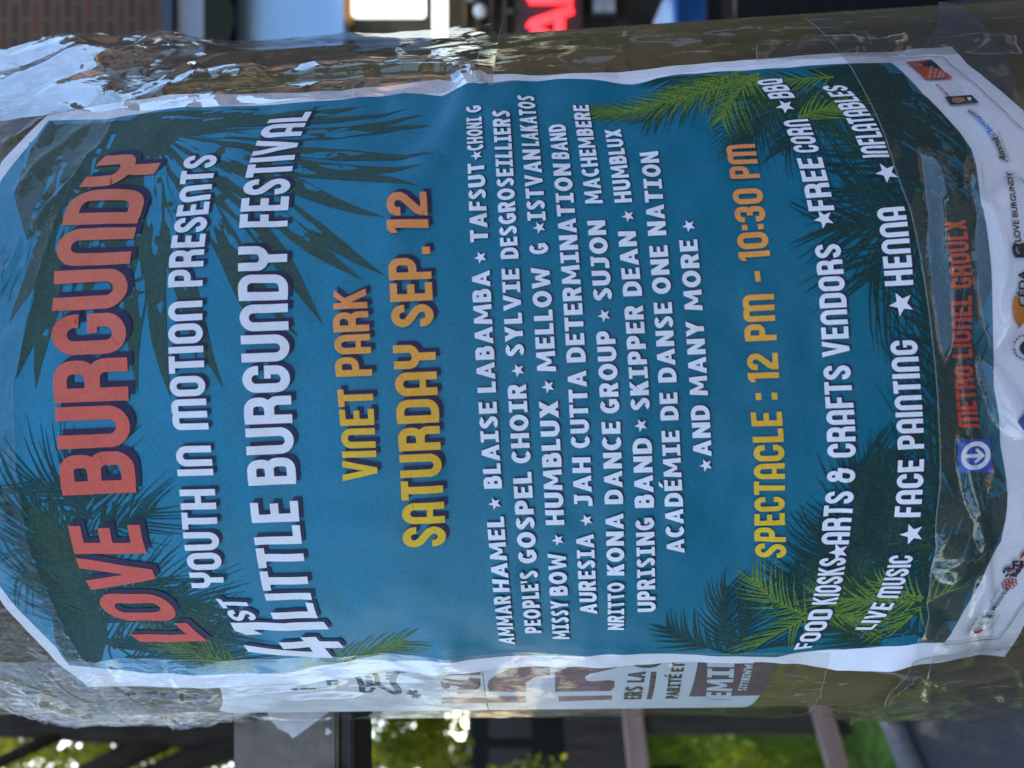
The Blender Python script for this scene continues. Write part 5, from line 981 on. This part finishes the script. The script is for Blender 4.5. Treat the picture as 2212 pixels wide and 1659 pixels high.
# side profile runs along x; van seen from its side
prof = [(-6.3, GZ + .35), (-6.35, GZ + .8), (-6.2, GZ + 1.1), (-5.6, GZ + 1.22), (-5.0, GZ + 1.9), (-4.7, GZ + 2.02), (-2.2, GZ + 2.02), (-2.05, GZ + 1.9), (-2.0, GZ + .4), (-2.1, GZ + .32)]
Vv, Ff = loft(prof, 8.2, 10.0); Vv = [(b_, a_, c_) for a_, b_, c_ in Vv]; mesh_obj('body', Vv, [f[::-1] for f in Ff], vanp, vn)
for xs in [(-5.0, -4.2), (-4.1, -3.2), (-3.1, -2.25)]: MB().box(((xs[0] + xs[1]) / 2, 8.2, GZ + 1.52), (xs[1] - xs[0], .03, .5), bev=.01).build('window', vang, vn)
for wx in (-5.5, -2.8):
    for wy in (8.28, 9.92):
        w_ = MB().tube([(wx, wy - .1, GZ + .33), (wx, wy + .1, GZ + .33)], .33, 24).build('wheel', mat('tyre', (.02, .02, .02), .9), vn); MB().tube([(wx, wy - .115, GZ + .33), (wx, wy - .101, GZ + .33)], .2, 18).build('rim', mat('rim_grey', (.4, .4, .4), .3, .5, .05, 5, 0, .8), w_)
# wooden rail fence running back to the right
fe = tag(empty('wooden_rail_fence', (-1.5, 3.22, GZ)), 'weathered brown two rail wooden fence with thick posts left of the post', 'fence')
wood = mat('weathered_wood', (.34, .225, .17), .85, .3, .22, 12, .4, stretch=(.3, .3, 2)); woodd = mat('dark_wood', (.060, .048, .036), .9, .2, .3, 12, .4, stretch=(2, 2, .3)); woodg = mat('grey_wood', (.17, .16, .155), .85, .3, .2, 12, .3, stretch=(2, 2, .3))
dirv = Vector((.707, .707, 0)); rot = Matrix.Rotation(math.radians(45), 3, 'Z'); O = Vector((-1.53, 2.86, 0))
for z in (-.535, -1.375): MB().box(O + dirv * -.2 + Vector((0, 0, z)), (3.6, .05, .085), rot, .006).build('rail', wood, fe)
for t, m, w in [(.075, woodd, .105), (.9, woodd, .105), (-1.0, woodd, .105), (-.17, woodg, .05), (-1.9, woodg, .09)]:
    MB().box(O + dirv * t + Vector((-.037, .037, (GZ - .50) / 2)), (w, .05, -.50 - GZ), rot, .005).build('fence_post', m, fe)
MB().box(O + dirv * .6 + Vector((-.6, .6, -.46)), (2.6, .03, .34), rot, .004).build('top_board', woodd, fe); MB().box(O + dirv * .55 + Vector((-.64, .64, (GZ - .3) / 2)), (.09, .04, -.3 - GZ), rot, .004).build('fence_post', woodd, fe)
kb = tag(empty('kerb_log', (-1.4, 2.95, GZ)), 'round greyish timber edging the asphalt by the wooden fence', 'edging log')
m_ = MB(); d2 = Vector((.60, .80, 0)).normalized(); A0 = Vector((-1.285, 2.52, GZ + .035)); m_.tube([A0 - d2 * 3, A0 - d2 * .01, A0], [.045, .045, .03], 14); m_.build('log', woodg, kb, True)
kb2 = tag(empty('kerb_log', (-1.2, 3.3, GZ)), 'second shorter timber log set just behind the round edging log', 'edging log')
A1 = Vector((-1.30, 2.74, GZ + .04)); m_ = MB(); m_.tube([A1, A1 + d2 * .01, A1 + d2 * 1.6], [.028, .045, .045], 14); m_.build('log', wood, kb2, True)
# grass and weeds inside the fence
r = np.random.default_rng(21); V = []; F = []
for _ in range(16000):
    x = r.uniform(-6, -1.2); y = r.uniform(2.4, 8.5)
    if y < x * .82 + 4.25 or abs((y - x) - 4.39) < .10: continue
    h = r.uniform(.05, .22) * (1.5 if r.uniform() < .15 else 1); a = r.uniform(0, 6.28); dx, dy = math.cos(a) * .006, math.sin(a) * .006; lx, ly = r.normal(size=2) * h * .3; i = len(V)
    V += [(x - dx, y - dy, GZ), (x + dx, y + dy, GZ), (x + dx * .6 + lx * .5, y + dy * .6 + ly * .5, GZ + h * .6), (x + lx, y + ly, GZ + h), (x - dx * .6 + lx * .5, y - dy * .6 + ly * .5, GZ + h * .6)]; F.append((i, i + 1, i + 2, i + 3, i + 4))
tag(mesh_obj('grass', V, F, leaf_mat('grass_blades', (.08, .13, .008), (.22, .27, .014))), kind='stuff')
ws = tag(empty('weed_bush', (-2.0, 3.4, GZ)), 'low yellow green shrub growing behind the wooden fence rails', 'shrub')
V, F = leaf_cloud([((-1.93, 3.05, -1.12), (.22, .2, .26), 1), ((-2.3, 3.2, -1.2), (.3, .25, .22), 1)], 420, .022, 8); mesh_obj('foliage', V, F, leafd, ws)
m_ = MB(); [m_.tube([(-2.0 - .06 * a, 3.08, GZ - .02), (-1.95 - .08 * a, 3.06, -1.05)], [.01, .005], 6) for a in range(4)]; m_.build('stems', bark, ws)
# far tree line on the left
for k, (x, y, h, w) in enumerate([(-6.5, 12.5, 13, 3.8), (-10.5, 8.5, 12, 3.6), (-2.5, 14.5, 13, 3.8), (-11, 3.5, 12, 3.6)]):
    t = tag(empty('broadleaf_tree', (x, y, GZ)), ['broad green tree behind the van, nearest of the far trees', 'broad green tree at the far left beyond the fence', 'tallest dense green tree straight behind the van', 'large green tree level with the post, farthest to the left'][k], 'tree', 'trees in the background on the left')
    MB().tube([(x, y, GZ - .05), (x + .1, y, GZ + h * .4), (x, y + .1, GZ + h * .8)], [.28, .2, .06], 10).build('trunk', bark, t, True)
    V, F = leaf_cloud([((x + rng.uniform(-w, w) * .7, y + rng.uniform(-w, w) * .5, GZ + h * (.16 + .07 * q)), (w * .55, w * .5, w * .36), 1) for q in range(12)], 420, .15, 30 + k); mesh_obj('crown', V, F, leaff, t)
rb = tag(empty('side_house', (8, -5, GZ)), 'sunlit orange brick house down the street to the right, outside the picture', 'house')
ob2 = brick_mat('orange_brick_side', (.42, .19, .09), (.33, .14, .07), (.4, .36, .3))
bx('wall', 7.5, 14, -14, 3.2, GZ, 3.0, ob2, rb); bx('roof', 7.3, 14.2, -14.2, 3.4, 3.003, 3.2, mat('roof_tar_side', (.05, .05, .05), .9), rb)
for k in range(5):
    for z in (-.6, 1.2):
        y = -12.6 + 3.2 * k; f = bx('window', 7.44, 7.52, y - .55, y + .55, z, z + 1.5, mat('white_frame', (.6, .6, .58), .6), rb); bx('pane', 7.425, 7.439, y - .45, y + .45, z + .1, z + 1.4, vang, f)
for k, (x, y, h, w) in enumerate([(-5, -7.5, 9, 2.4), (3.2, -9.5, 8, 2.0), (6.5, -6.5, 6.5, 1.6), (-10, -4.5, 9, 2.6)]):  # unseen trees added to darken parts of the tape's reflections
    t = tag(empty('street_tree', (x, y, GZ)), ['dark street tree behind the photographer, nearest on the left', 'dark street tree in front of the orange brick house', 'small dark street tree beside the side house', 'dark street tree far out left of the photographer'][k], 'tree', 'street trees behind the photographer')
    MB().tube([(x, y, GZ - .05), (x + .1, y, GZ + h * .4), (x, y + .1, GZ + h * .8)], [.2, .15, .05], 10).build('trunk', bark, t, True)
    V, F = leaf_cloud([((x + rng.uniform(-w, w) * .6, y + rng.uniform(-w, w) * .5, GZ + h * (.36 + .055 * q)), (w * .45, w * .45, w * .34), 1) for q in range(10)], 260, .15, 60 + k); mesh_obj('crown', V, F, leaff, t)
# house row across the street behind the photographer (seen in the tape's reflections)
hb = tag(empty('brick_house', (0, -13, GZ)), 'orange brick house across the street behind the photographer, seen only as glints in the tape', 'house')
ob = brick_mat('orange_brick', (.36, .17, .085), (.28, .12, .06), (.4, .36, .3))
bx('wall', -9, 6, -21, -13, GZ, 3.0, ob, hb); bx('roof', -9.3, 6.3, -21.3, -12.7, 3.003, 3.3, mat('roof_tar', (.05, .05, .05), .9), hb)
for k in range(4):
    for z in (-.6, 1.2):
        x = -7.2 + 3.6 * k; f = bx('window', x - .6, x + .6, -13.02, -12.96, z, z + 1.6, mat('white_frame', (.6, .6, .58), .6), hb); bx('pane', x - .5, x + .5, -12.959, -12.94, z + .1, z + 1.5, vang, f)
